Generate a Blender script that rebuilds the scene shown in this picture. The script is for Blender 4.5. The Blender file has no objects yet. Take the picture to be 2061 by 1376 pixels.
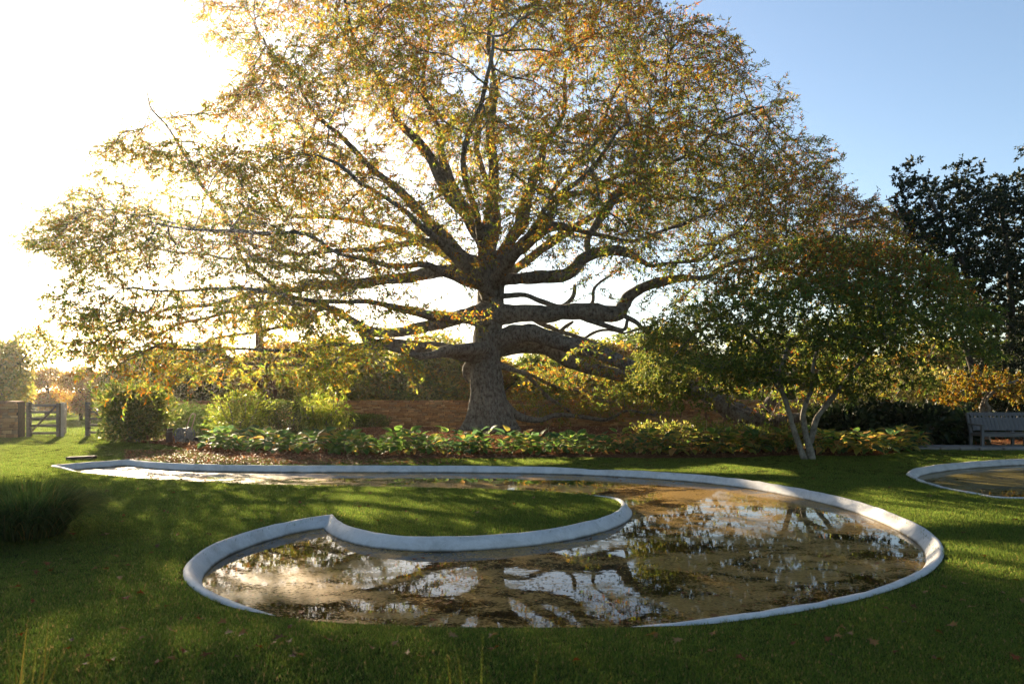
import bpy, bmesh, math, random
import numpy as np
from mathutils import Vector, Matrix, geometry

random.seed(7)
rng = np.random.default_rng(7)
scene = bpy.context.scene
R = math.radians

# ------------------------------------------------------------------ camera
FPX, CX, HY, CH = 1374.0, 1030.5, 788.0, 1.6      # focal length in photo pixels, centre, horizon row, eye height
cam_data = bpy.data.cameras.new('camera')
cam_data.sensor_width = 36.0
cam_data.lens = 24.0
cam_data.shift_y = 100.0 / 2061.0
cam_data.clip_start = 0.05
cam_data.clip_end = 5000
cam_data.dof.use_dof = True
cam_data.dof.focus_distance = 20.0
cam_data.dof.aperture_fstop = 2.8
cam = bpy.data.objects.new('camera', cam_data)
cam.location = (0, 0, CH)
cam.rotation_euler = (R(90), 0, 0)
scene.collection.objects.link(cam)
scene.camera = cam

# ------------------------------------------------------------------ sky, sun, exposure
SUN_EL, SUN_AZ = R(16.0), R(-29.0)                # azimuth clockwise from +Y
world = bpy.data.worlds.new('World')
scene.world = world
world.use_nodes = True
wn = world.node_tree
for n in list(wn.nodes):
    wn.nodes.remove(n)
sky = wn.nodes.new('ShaderNodeTexSky')
sky.sky_type = 'NISHITA'
sky.sun_disc = False
sky.sun_elevation = SUN_EL
sky.sun_rotation = SUN_AZ
sky.altitude = 0
sky.air_density = 1.0
sky.dust_density = 0.8
sky.ozone_density = 1.5
bg = wn.nodes.new('ShaderNodeBackground')
bg.inputs['Strength'].default_value = 0.057
wo = wn.nodes.new('ShaderNodeOutputWorld')
wn.links.new(sky.outputs[0], bg.inputs['Color'])
wn.links.new(bg.outputs[0], wo.inputs['Surface'])
sun_data = bpy.data.lights.new('sun', 'SUN')
sun_data.energy = 5.0
sun_data.angle = R(0.53)
sun_data.color = (1.0, 0.80, 0.55)
sun = bpy.data.objects.new('sun', sun_data)
sdir = Vector((math.sin(SUN_AZ) * math.cos(SUN_EL), math.cos(SUN_AZ) * math.cos(SUN_EL), math.sin(SUN_EL)))
sun.rotation_euler = sdir.to_track_quat('Z', 'Y').to_euler()
sun.location = sdir * 60
scene.collection.objects.link(sun)
vs = scene.view_settings
vs.view_transform = 'Standard'
vs.look = 'None'
vs.exposure = 2.1
vs.gamma = 1.0
vs.use_curve_mapping = False
cy = scene.cycles
cy.use_denoising = True
cy.max_bounces = 7
cy.diffuse_bounces = 3
cy.glossy_bounces = 3
cy.transmission_bounces = 5
cy.transparent_max_bounces = 8
cy.sample_clamp_indirect = 6.0
cy.caustics_reflective = False
cy.caustics_refractive = False

# ------------------------------------------------------------------ helpers
def link(o, parent=None):
    scene.collection.objects.link(o)
    if parent is not None:
        o.parent = parent
    return o

def tag(o, label=None, cat=None, group=None, kind=None):
    if label: o['label'] = label
    if cat: o['category'] = cat
    if group: o['group'] = group
    if kind: o['kind'] = kind
    return o

def empty(name, loc=(0, 0, 0), rz=0.0):
    o = bpy.data.objects.new(name, None)
    o.empty_display_size = 0.2
    o.location = loc
    o.rotation_euler = (0, 0, rz)
    return link(o)

def mesh_np(name, V, F, col=None, smooth=False, mat=None):
    """V (n,3), F (m,k) one k for all; col (n,3) per vertex"""
    me = bpy.data.meshes.new(name)
    V = np.ascontiguousarray(V, dtype=np.float32)
    F = np.ascontiguousarray(F, dtype=np.int32)
    k = F.shape[1]
    me.vertices.add(len(V)); me.vertices.foreach_set('co', V.ravel())
    me.loops.add(F.size); me.loops.foreach_set('vertex_index', F.ravel())
    me.polygons.add(len(F))
    me.polygons.foreach_set('loop_start', np.arange(0, F.size, k, dtype=np.int32))
    me.polygons.foreach_set('loop_total', np.full(len(F), k, dtype=np.int32))
    if smooth:
        me.polygons.foreach_set('use_smooth', np.ones(len(F), dtype=bool))
    me.update(calc_edges=True)
    if col is not None:
        a = me.color_attributes.new('tint', 'FLOAT_COLOR', 'POINT')
        c4 = np.ones((len(V), 4), dtype=np.float32); c4[:, :3] = col
        a.data.foreach_set('color', c4.ravel())
    if mat: me.materials.append(mat)
    return me

def obj_np(name, V, F, mat, parent=None, col=None, smooth=False):
    return link(bpy.data.objects.new(name, mesh_np(name, V, F, col, smooth, mat)), parent)

class MB:
    """collects boxes, tubes and prisms into one mesh"""
    def __init__(self): self.v = []; self.f = []
    def add(self, v, f):
        b = len(self.v)
        self.v += [tuple(p) for p in v]
        self.f += [tuple(i + b for i in q) for q in f]
    def box(self, c, s, rot=None, taper=1.0):
        v = []
        for z in (-1, 1):
            t = taper if z > 0 else 1.0
            for x, y in ((-1, -1), (1, -1), (1, 1), (-1, 1)):
                p = Vector((x * s[0] / 2 * t, y * s[1] / 2 * t, z * s[2] / 2))
                if rot is not None: p = rot @ p
                v.append(p + Vector(c))
        self.add(v, [(0, 3, 2, 1), (4, 5, 6, 7), (0, 1, 5, 4), (1, 2, 6, 5), (2, 3, 7, 6), (3, 0, 4, 7)])
    def bar(self, a, b, w, t, up=(0, 0, 1)):
        a = Vector(a); b = Vector(b); d = (b - a); L = d.length; d.normalize()
        s = d.cross(Vector(up)); s.normalize(); u = s.cross(d)
        m = Matrix((s, d, u)).transposed()
        self.box((a + b) / 2, (t, L, w), m)
    def tube(self, pts, rad, n=8, cap=True):
        P = np.array(pts, float); V, F = tube_arrays(P, np.broadcast_to(rad, (len(P),)), n)
        b = len(self.v)
        self.v += [tuple(p) for p in V]; self.f += [tuple(int(i) + b for i in q) for q in F]
        if cap:
            self.f.append(tuple(b + i for i in range(n))[::-1])
            self.f.append(tuple(b + (len(P) - 1) * n + i for i in range(n)))
    def lathe(self, prof, n=20, c=(0, 0, 0)):
        b = len(self.v)
        for r, z in prof:
            for k in range(n):
                a = 2 * math.pi * k / n
                self.v.append((c[0] + r * math.cos(a), c[1] + r * math.sin(a), c[2] + z))
        for i in range(len(prof) - 1):
            for k in range(n):
                k2 = (k + 1) % n
                self.f.append((b + i * n + k, b + i * n + k2, b + (i + 1) * n + k2, b + (i + 1) * n + k))
        self.f.append(tuple(b + (len(prof) - 1) * n + k for k in range(n)))
    def mesh(self, name, mat, smooth=False, bevel=0.0):
        me = bpy.data.meshes.new(name)
        me.from_pydata([tuple(p) for p in self.v], [], self.f)
        if bevel > 0:
            bm = bmesh.new(); bm.from_mesh(me)
            bmesh.ops.bevel(bm, geom=[e for e in bm.edges if e.calc_face_angle(0) > 0.6], offset=bevel, segments=1, affect='EDGES', clamp_overlap=True)
            bm.to_mesh(me); bm.free()
        if smooth:
            for p in me.polygons: p.use_smooth = True
        me.update()
        me.materials.append(mat)
        return me
    def build(self, name, mat, parent=None, smooth=False, bevel=0.0):
        return link(bpy.data.objects.new(name, self.mesh(name, mat, smooth, bevel)), parent)

def tube_arrays(P, rad, n):
    P = np.asarray(P, float); m = len(P)
    T = np.gradient(P, axis=0)
    T /= np.linalg.norm(T, axis=1, keepdims=True) + 1e-9
    mean = np.abs(T).mean(axis=0)
    ref = np.zeros(3); ref[np.argmin(mean)] = 1.0
    A = np.cross(T, ref); A /= np.linalg.norm(A, axis=1, keepdims=True) + 1e-9
    B = np.cross(T, A)
    ang = np.linspace(0, 2 * np.pi, n, endpoint=False)
    ring = A[:, None, :] * np.cos(ang)[None, :, None] + B[:, None, :] * np.sin(ang)[None, :, None]
    V = P[:, None, :] + ring * np.asarray(rad)[:, None, None]
    i = np.arange(m - 1)[:, None] * n; k = np.arange(n)[None, :]; k2 = (k + 1) % n
    F = np.stack([i + k, i + k2, i + n + k2, i + n + k], -1).reshape(-1, 4)
    return V.reshape(-1, 3), F

class Tubes:
    def __init__(self): self.V = []; self.F = []; self.n = 0
    def add(self, P, rad, n):
        V, F = tube_arrays(P, rad, n)
        self.V.append(V); self.F.append(F + self.n); self.n += len(V)
    def obj(self, name, mat, parent=None):
        return obj_np(name, np.concatenate(self.V), np.concatenate(self.F), mat, parent, smooth=True)

def catmull(P, per=6):
    P = np.asarray(P, float)
    Q = np.vstack([2 * P[0] - P[1], P, 2 * P[-1] - P[-2]])
    out = []
    for i in range(1, len(Q) - 2):
        p0, p1, p2, p3 = Q[i - 1], Q[i], Q[i + 1], Q[i + 2]
        for t in np.linspace(0, 1, per, endpoint=False):
            out.append(0.5 * (2 * p1 + (p2 - p0) * t + (2 * p0 - 5 * p1 + 4 * p2 - p3) * t * t + (3 * p1 - p0 - 3 * p2 + p3) * t ** 3))
    out.append(P[-1])
    return np.array(out)

_perm = np.random.default_rng(3).random(65536).astype(np.float32)
def vnoise(P, scale=1.0, seed=0):
    """value noise 0..1 on (n,3)"""
    Q = np.asarray(P, float) * scale + 1000.0 + seed * 17.3
    i = np.floor(Q).astype(np.int64); f = Q - i; f = f * f * (3 - 2 * f)
    out = 0
    for dx in (0, 1):
        for dy in (0, 1):
            for dz in (0, 1):
                h = ((i[:, 0] + dx) * 73856093 ^ (i[:, 1] + dy) * 19349663 ^ (i[:, 2] + dz) * 83492791) & 65535
                w = (f[:, 0] if dx else 1 - f[:, 0]) * (f[:, 1] if dy else 1 - f[:, 1]) * (f[:, 2] if dz else 1 - f[:, 2])
                out = out + _perm[h] * w
    return out

def inpoly(x, y, poly):
    x = np.asarray(x, float); y = np.asarray(y, float)
    ins = np.zeros(x.shape, bool)
    p = np.asarray(poly, float); j = len(p) - 1
    for i in range(len(p)):
        xi, yi = p[i, 0], p[i, 1]; xj, yj = p[j, 0], p[j, 1]
        c = ((yi > y) != (yj > y)) & (x < (xj - xi) * (y - yi) / (yj - yi + 1e-12) + xi)
        ins ^= c; j = i
    return ins

def edge_dist(x, y, poly):
    """distance to a closed outline"""
    p = np.asarray(poly, float); q = np.roll(p, -1, axis=0)
    best = np.full(np.shape(x), 1e9)
    for a, b in zip(p[:, :2], q[:, :2]):
        d = b - a; L = d @ d + 1e-12
        t = np.clip(((x - a[0]) * d[0] + (y - a[1]) * d[1]) / L, 0, 1)
        best = np.minimum(best, np.hypot(x - a[0] - t * d[0], y - a[1] - t * d[1]))
    return best

def W(px, py, Y):                       # where a sight line at photo pixel (px,py) meets depth Y
    return np.array([(px - CX) * Y / FPX, Y, CH - (py - HY) * Y / FPX])
def G(px, py, z=0.0):                   # ... and where it meets the ground
    Y = FPX * (CH - z) / (py - HY)
    return np.array([(px - CX) * Y / FPX, Y])

# ------------------------------------------------------------------ materials
def new_mat(name):
    m = bpy.data.materials.new(name); m.use_nodes = True
    nt = m.node_tree
    for n in list(nt.nodes): nt.nodes.remove(n)
    out = nt.nodes.new('ShaderNodeOutputMaterial')
    return m, nt, out

def nd(nt, typ, **kw):
    n = nt.nodes.new(typ)
    for k, v in kw.items():
        if k == 'inp':
            for kk, vv in v.items(): n.inputs[kk].default_value = vv
        else: setattr(n, k, v)
    return n

def ramp(nt, fac, stops, interp='LINEAR'):
    r = nt.nodes.new('ShaderNodeValToRGB'); r.color_ramp.interpolation = interp
    els = r.color_ramp.elements
    while len(els) < len(stops): els.new(0.5)
    for e, (p, c) in zip(els, stops):
        e.position = p; e.color = (*c, 1) if len(c) == 3 else c
    nt.links.new(fac, r.inputs[0])
    return r

def leaf_mat(name, trans=0.5, rough=0.45, gloss=0.35, sat=1.0, tcol=1.25, rcol=1.0):
    m, nt, out = new_mat(name)
    at = nd(nt, 'ShaderNodeAttribute', attribute_name='tint')
    p = nd(nt, 'ShaderNodeBsdfPrincipled', inp={'Roughness': rough, 'Specular IOR Level': gloss})
    t = nd(nt, 'ShaderNodeBsdfTranslucent')
    hs = nd(nt, 'ShaderNodeHueSaturation', inp={'Saturation': 1.1 * sat, 'Value': tcol})
    mx = nd(nt, 'ShaderNodeMixShader', inp={0: trans})
    L = nt.links.new
    h2 = nd(nt, 'ShaderNodeHueSaturation', inp={'Value': rcol}); L(at.outputs['Color'], h2.inputs['Color']); L(h2.outputs[0], p.inputs['Base Color']); L(at.outputs['Color'], hs.inputs['Color'])
    L(hs.outputs[0], t.inputs['Color'])
    L(p.outputs[0], mx.inputs[1]); L(t.outputs[0], mx.inputs[2]); L(mx.outputs[0], out.inputs['Surface'])
    return m

def noise_mat(name, stops, scale=8.0, rough=0.8, bump=0.3, bscale=None, detail=6.0, spec=0.3, stretch=(1, 1, 1), dist=0.02, coords='Object'):
    m, nt, out = new_mat(name)
    tc = nd(nt, 'ShaderNodeTexCoord'); mp = nd(nt, 'ShaderNodeMapping')
    mp.inputs['Scale'].default_value = stretch
    n1 = nd(nt, 'ShaderNodeTexNoise', inp={'Scale': scale, 'Detail': detail, 'Roughness': 0.62})
    n2 = nd(nt, 'ShaderNodeTexNoise', inp={'Scale': bscale or scale * 4, 'Detail': 5.0, 'Roughness': 0.6})
    p = nd(nt, 'ShaderNodeBsdfPrincipled', inp={'Roughness': rough, 'Specular IOR Level': spec})
    b = nd(nt, 'ShaderNodeBump', inp={'Strength': bump, 'Distance': dist})
    L = nt.links.new
    L(tc.outputs[coords], mp.inputs[0]); L(mp.outputs[0], n1.inputs['Vector']); L(mp.outputs[0], n2.inputs['Vector'])
    r = ramp(nt, n1.outputs[0], stops)
    L(r.outputs[0], p.inputs['Base Color']); L(n2.outputs[0], b.inputs['Height']); L(b.outputs[0], p.inputs['Normal'])
    L(p.outputs[0], out.inputs['Surface'])
    return m

def bark_mat(name, dark, mid, lichen, vscale=3.0, lich=0.5, bump=0.8, dist=0.04):
    m, nt, out = new_mat(name)
    tc = nd(nt, 'ShaderNodeTexCoord'); mp = nd(nt, 'ShaderNodeMapping'); mp.inputs['Scale'].default_value = (1, 1, 0.22)
    n1 = nd(nt, 'ShaderNodeTexNoise', inp={'Scale': vscale * 2.6, 'Detail': 8.0, 'Roughness': 0.65, 'Distortion': 0.6})
    n2 = nd(nt, 'ShaderNodeTexNoise', inp={'Scale': vscale * 1.1, 'Detail': 6.0, 'Roughness': 0.7})
    n3 = nd(nt, 'ShaderNodeTexNoise', inp={'Scale': vscale * 9, 'Detail': 6.0, 'Roughness': 0.75})
    p = nd(nt, 'ShaderNodeBsdfPrincipled', inp={'Roughness': 0.9, 'Specular IOR Level': 0.2})
    b = nd(nt, 'ShaderNodeBump', inp={'Strength': bump, 'Distance': dist})
    L = nt.links.new
    L(tc.outputs['Object'], mp.inputs[0]); L(mp.outputs[0], n1.inputs['Vector'])
    L(tc.outputs['Object'], n2.inputs['Vector']); L(tc.outputs['Object'], n3.inputs['Vector'])
    r1 = ramp(nt, n1.outputs[0], [(0.36, dark), (0.62, mid)])
    r2 = ramp(nt, n2.outputs[0], [(0.5 - 0.1 * lich, (0, 0, 0)), (0.62 - 0.1 * lich, (1, 1, 1))])
    r3 = ramp(nt, n3.outputs[0], [(0.42, (0.25, 0.25, 0.25)), (0.58, (1, 1, 1))])
    mu = nd(nt, 'ShaderNodeMath', operation='MULTIPLY'); L(r2.outputs[0], mu.inputs[0]); L(r3.outputs[0], mu.inputs[1])
    mu2 = nd(nt, 'ShaderNodeMath', operation='MULTIPLY', inp={1: lich}); L(mu.outputs[0], mu2.inputs[0])
    mx = nd(nt, 'ShaderNodeMixRGB'); mx.inputs[2].default_value = (*lichen, 1)
    L(mu2.outputs[0], mx.inputs[0]); L(r1.outputs[0], mx.inputs[1]); L(mx.outputs[0], p.inputs['Base Color'])
    ad = nd(nt, 'ShaderNodeMath', operation='MULTIPLY_ADD', inp={1: 0.35}); L(n3.outputs[0], ad.inputs[0]); L(n1.outputs[0], ad.inputs[2])
    L(ad.outputs[0], b.inputs['Height']); L(b.outputs[0], p.inputs['Normal']); L(p.outputs[0], out.inputs['Surface'])
    return m

M = {}
M['oak_bark'] = bark_mat('oak_bark', (0.035, 0.029, 0.023), (0.20, 0.17, 0.14), (0.38, 0.38, 0.335), 6.5, 0.6, 1.0, 0.08)
M['twig'] = noise_mat('oak_twig', [(0.3, (0.12, 0.10, 0.085)), (0.7, (0.34, 0.31, 0.275))], 1.5, 0.85, 0.2)
M['maple_bark'] = bark_mat('maple_bark', (0.09, 0.075, 0.055), (0.22, 0.185, 0.145), (0.38, 0.36, 0.31), 8.0, 0.6, 0.6, 0.01)
M['dark_bark'] = bark_mat('dark_bark', (0.03, 0.025, 0.02), (0.09, 0.075, 0.06), (0.14, 0.14, 0.12), 5.0, 0.4, 0.5, 0.01)
M['red_bark'] = bark_mat('red_bark', (0.10, 0.05, 0.03), (0.22, 0.12, 0.075), (0.3, 0.22, 0.16), 5.0, 0.4, 0.6, 0.02)
M['oak_leaf'] = leaf_mat('oak_leaf', 0.62, 0.5, 0.2, tcol=1.95)
M['maple_leaf'] = leaf_mat('maple_leaf', 0.52, 0.5, 0.2, tcol=1.7)
M['holly_leaf'] = leaf_mat('holly_leaf', 0.15, 0.5, 0.12)
M['shrub_leaf'] = leaf_mat('shrub_leaf', 0.5, 0.45, 0.3, tcol=1.5)
M['hosta_leaf'] = leaf_mat('hosta_leaf', 0.48, 0.55, 0.10, tcol=2.4, rcol=1.0)
M['grass_blade'] = leaf_mat('grass_blade', 0.5, 0.75, 0.02, tcol=2.0, rcol=0.5)
M['dry_leaf'] = leaf_mat('dry_leaf', 0.3, 0.6, 0.3)
# ------------------------------------------------------------------ ponds: outlines on the ground
def px_line(pts, z=0.0): return np.array([G(a, b, z) for a, b in pts])
segA = px_line([(668, 1038), (580, 1053), (500, 1073), (425, 1101), (385, 1130), (371, 1152), (385, 1178), (430, 1206),
                (510, 1234), (620, 1258), (760, 1273), (900, 1279), (1050, 1279), (1200, 1274), (1400, 1258), (1590, 1231), (1740, 1201),
                (1840, 1166), (1884, 1137), (1896, 1108), (1874, 1076), (1806, 1040), (1700, 1005), (1550, 975), (1400, 957), (1200, 945),
                (1000, 940), (800, 939), (560, 938.5), (400, 936), (318, 932), (262, 926)])
segB = px_line([(262, 926), (185, 931.5), (105, 938)])
segC = px_line([(105, 938), (150, 948), (230, 957), (330, 965), (450, 971), (600, 976), (800, 980), (980, 984), (1120, 990), (1200, 997), (1243, 1006),
                (1254, 1017), (1244, 1031), (1200, 1049), (1110, 1068), (1000, 1080), (880, 1085), (790, 1081), (720, 1069), (682, 1053), (668, 1038)])
def resample(P, step):
    d = np.r_[0, np.cumsum(np.hypot(*np.diff(P, axis=0).T))]
    t = np.linspace(0, d[-1], max(3, int(d[-1] / step)))
    return np.c_[np.interp(t, d, P[:, 0]), np.interp(t, d, P[:, 1])]
def smooth_line(P, step=0.14, it=3):
    Q = resample(catmull(P, 10), step)
    for _ in range(it):
        Q[1:-1] = 0.25 * Q[:-2] + 0.5 * Q[1:-1] + 0.25 * Q[2:]
    return Q
POND1 = np.vstack([smooth_line(segA)[:-1], smooth_line(segB)[:-1], smooth_line(segC)[:-1]])
def clear_tip(P, tip, r):               # keep the mitred corners free of crowding points
    d = np.hypot(P[:, 0] - tip[0], P[:, 1] - tip[1])
    return P[(d > r) | (d < 1e-6)]
for tip, r in ((segA[0], 0.22), (segB[0], 0.20), (segC[0], 0.55)): POND1 = clear_tip(POND1, tip, r)
segD = px_line([(1826, 955), (1838, 946), (1880, 938), (1950, 931), (2061, 925), (2200, 924)])
d2 = [tuple(p) for p in segD] + [(13.6, 15.2), (14.6, 13.4), (14.3, 11.4), (12.6, 10.2)]
segE = px_line([(2061, 1004), (1980, 997), (1900, 983), (1850, 968), (1826, 955)])
d2 += [tuple(p) for p in segE]
POND2 = smooth_line(np.array(d2), it=2)[:-1]
PONDS = [POND1, POND2]

# ------------------------------------------------------------------ ground
OAK = np.array([(985 - CX) * 26.5 / FPX, 26.5])
def terrain(x, y):
    x = np.asarray(x, float); y = np.asarray(y, float)
    z = 0.10 * np.exp(-((x - OAK[0]) ** 2 / 50 + (y - OAK[1]) ** 2 / 12))
    P = np.stack([x, y, x * 0], -1).reshape(-1, 3)
    und = ((vnoise(P, 0.35, 1) - 0.5) * 0.07).reshape(x.shape)
    near = np.minimum(edge_dist(x, y, POND1[::4]), edge_dist(x, y, POND2[::4]))
    fade = np.clip((near - 0.2) / 1.5, 0, 1) * np.clip((60 - y) / 30, 0, 1)
    z = z + und * fade
    z = z + 0.085 * np.exp(-((x + 0.9) / 2.0) ** 4 - ((y - 4.1) / 0.62) ** 2)      # turf bank before the pond's near rim
    return z

def build_sheet(name, poly_holes, pts, mat, zfun, outline=None):
    verts = [Vector((float(a), float(b))) for a, b in pts]; edges = []
    def ring(p):
        b = len(verts)
        for q in p: verts.append(Vector((float(q[0]), float(q[1]))))
        n = len(p)
        edges.extend((b + i, b + (i + 1) % n) for i in range(n))
    for h in poly_holes: ring(h)
    if outline is not None: ring(outline)
    r = geometry.delaunay_2d_cdt(verts, edges, [], 0, 1e-5)
    V2 = np.array([(v.x, v.y) for v in r[0]]); T = np.array([f for f in r[2] if len(f) == 3])
    c = V2[T].mean(axis=1); keep = np.ones(len(T), bool)
    for h in poly_holes: keep &= ~inpoly(c[:, 0], c[:, 1], h)
    if outline is not None: keep &= inpoly(c[:, 0], c[:, 1], outline)
    T = T[keep]
    a = np.cross(V2[T[:, 1]] - V2[T[:, 0]], V2[T[:, 2]] - V2[T[:, 0]])
    T[a < 0] = T[a < 0][:, ::-1]
    V = np.c_[V2, zfun(V2[:, 0], V2[:, 1])]
    o = obj_np(name, V, T, mat, smooth=True)
    return o

def grass_ground_mat():
    m, nt, out = new_mat('lawn_ground'); L = nt.links.new
    tc = nd(nt, 'ShaderNodeTexCoord')
    n1 = nd(nt, 'ShaderNodeTexNoise', inp={'Scale': 0.6, 'Detail': 6.0, 'Roughness': 0.6})
    n2 = nd(nt, 'ShaderNodeTexNoise', inp={'Scale': 60.0, 'Detail': 4.0, 'Roughness': 0.7})
    L(tc.outputs['Object'], n1.inputs['Vector']); L(tc.outputs['Object'], n2.inputs['Vector'])
    r1 = ramp(nt, n1.outputs[0], [(0.3, (0.045, 0.06, 0.016)), (0.7, (0.09, 0.095, 0.028))])
    r2 = ramp(nt, n2.outputs[0], [(0.3, (0.55, 0.5, 0.4)), (0.7, (1.2, 1.2, 1.1))])
    mx = nd(nt, 'ShaderNodeMixRGB', blend_type='MULTIPLY', inp={0: 1.0}); L(r1.outputs[0], mx.inputs[1]); L(r2.outputs[0], mx.inputs[2])
    p = nd(nt, 'ShaderNodeBsdfPrincipled', inp={'Roughness': 0.9, 'Specular IOR Level': 0.0})
    b = nd(nt, 'ShaderNodeBump', inp={'Strength': 0.8, 'Distance': 0.03}); L(n2.outputs[0], b.inputs['Height'])
    L(mx.outputs[0], p.inputs['Base Color']); L(b.outputs[0], p.inputs['Normal']); L(p.outputs[0], out.inputs['Surface'])
    return m
M['lawn'] = grass_ground_mat()
gx, gy = np.meshgrid(np.arange(-16, 20.1, 0.45), np.arange(0.5, 32, 0.45))
gp = np.c_[gx.ravel(), gy.ravel()] + rng.normal(0, 0.03, (gx.size, 2))
for q in PONDS:
    d = edge_dist(gp[:, 0], gp[:, 1], q[::2]); gp = gp[(d > 0.12) & ~inpoly(gp[:, 0], gp[:, 1], q)]
fx, fy = [], []
for rad in (45, 80, 150, 300, 800, 2500):
    for k in range(28):
        a = 2 * math.pi * k / 28; fx.append(rad * math.cos(a)); fy.append(18 + rad * math.sin(a))
fx2, fy2 = np.meshgrid(np.arange(-40, 42, 4.0), np.arange(-12, 60, 4.0))
far = np.c_[fx2.ravel(), fy2.ravel()]
far = far[(far[:, 0] < -17) | (far[:, 0] > 21) | (far[:, 1] < -0.5) | (far[:, 1] > 33)]
ground = build_sheet('lawn', PONDS, np.vstack([gp, far, np.c_[fx, fy]]), M['lawn'], terrain)
tag(ground, kind='structure')

# mulch bed under the oak and along the hostas
def bez(pts): return smooth_line(np.array(pts), 0.3, 1)
bed_front = px_line([(196, 882), (300, 893), (400, 912), (470, 921), (600, 925), (800, 923), (1100, 921), (1350, 922), (1500, 920), (1600, 916), (1720, 918), (1800, 914), (1850, 905), (1960, 897), (2200, 893)])
BED = np.vstack([bez(bed_front), [(20.0, 33.5), (-12.5, 33.5), (-14.5, 27.5)]])
bx, by = np.meshgrid(np.arange(-16, 22, 0.4), np.arange(15, 34, 0.4))
bp = np.c_[bx.ravel(), by.ravel()]
bp = bp[inpoly(bp[:, 0], bp[:, 1], BED)]; bp = bp[edge_dist(bp[:, 0], bp[:, 1], BED) > 0.15]
def bed_z(x, y):
    d = edge_dist(x, y, BED)
    P = np.c_[x, y, x * 0]
    return terrain(x, y) - 0.03 + np.clip(d / 0.25, 0, 1) * 0.07 + (vnoise(P, 1.3, 4) - 0.5) * 0.04 * np.clip(d, 0, 1)
M['mulch'] = noise_mat('mulch', [(0.25, (0.05, 0.028, 0.018)), (0.5, (0.13, 0.065, 0.035)), (0.75, (0.24, 0.11, 0.055))], 14, 0.95, 1.0, 70, dist=0.04, spec=0.0)
bed = build_sheet('mulch_bed', [], bp, M['mulch'], bed_z, BED)
tag(bed, kind='structure')

# stone path in front of the bench
M['path'] = noise_mat('path_stone', [(0.3, (0.16, 0.15, 0.14)), (0.7, (0.28, 0.26, 0.24))], 4, 0.85, 0.5, 40)
pa = empty('garden_path', (0, 0, 0)); tag(pa, kind='structure')
xx = 11.1
k = 0
while xx < 17.5:
    wd = random.uniform(0.5, 0.85)
    for row in range(2):
        mb = MB()
        y0 = 18.9 + row * 0.52 - 0.02 * (xx - 11)
        mb.box((xx + wd / 2 + row * 0.1, y0, 0.03 + random.uniform(-.006, .006)), (wd - 0.03, 0.48, 0.10))
        mb.build('flagstone', M['path'], pa, bevel=0.012)
    xx += wd

# ------------------------------------------------------------------ pond edging and water
def offset_ring(P, d):
    n = len(P)
    a = np.roll(P, 1, axis=0); b = np.roll(P, -1, axis=0)
    e1 = P - a; e1 /= np.linalg.norm(e1, axis=1, keepdims=True) + 1e-9
    e2 = b - P; e2 /= np.linalg.norm(e2, axis=1, keepdims=True) + 1e-9
    n1 = np.c_[-e1[:, 1], e1[:, 0]]; n2 = np.c_[-e2[:, 1], e2[:, 0]]
    m = n1 + n2; L = np.linalg.norm(m, axis=1, keepdims=True); m /= L + 1e-9
    c = np.clip((m * n1).sum(1, keepdims=True), 0.3, 1)
    ar = 0.5 * np.sum(P[:, 0] * b[:, 1] - b[:, 0] * P[:, 1])
    return P + m / c * d * (1 if ar > 0 else -1)

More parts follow.
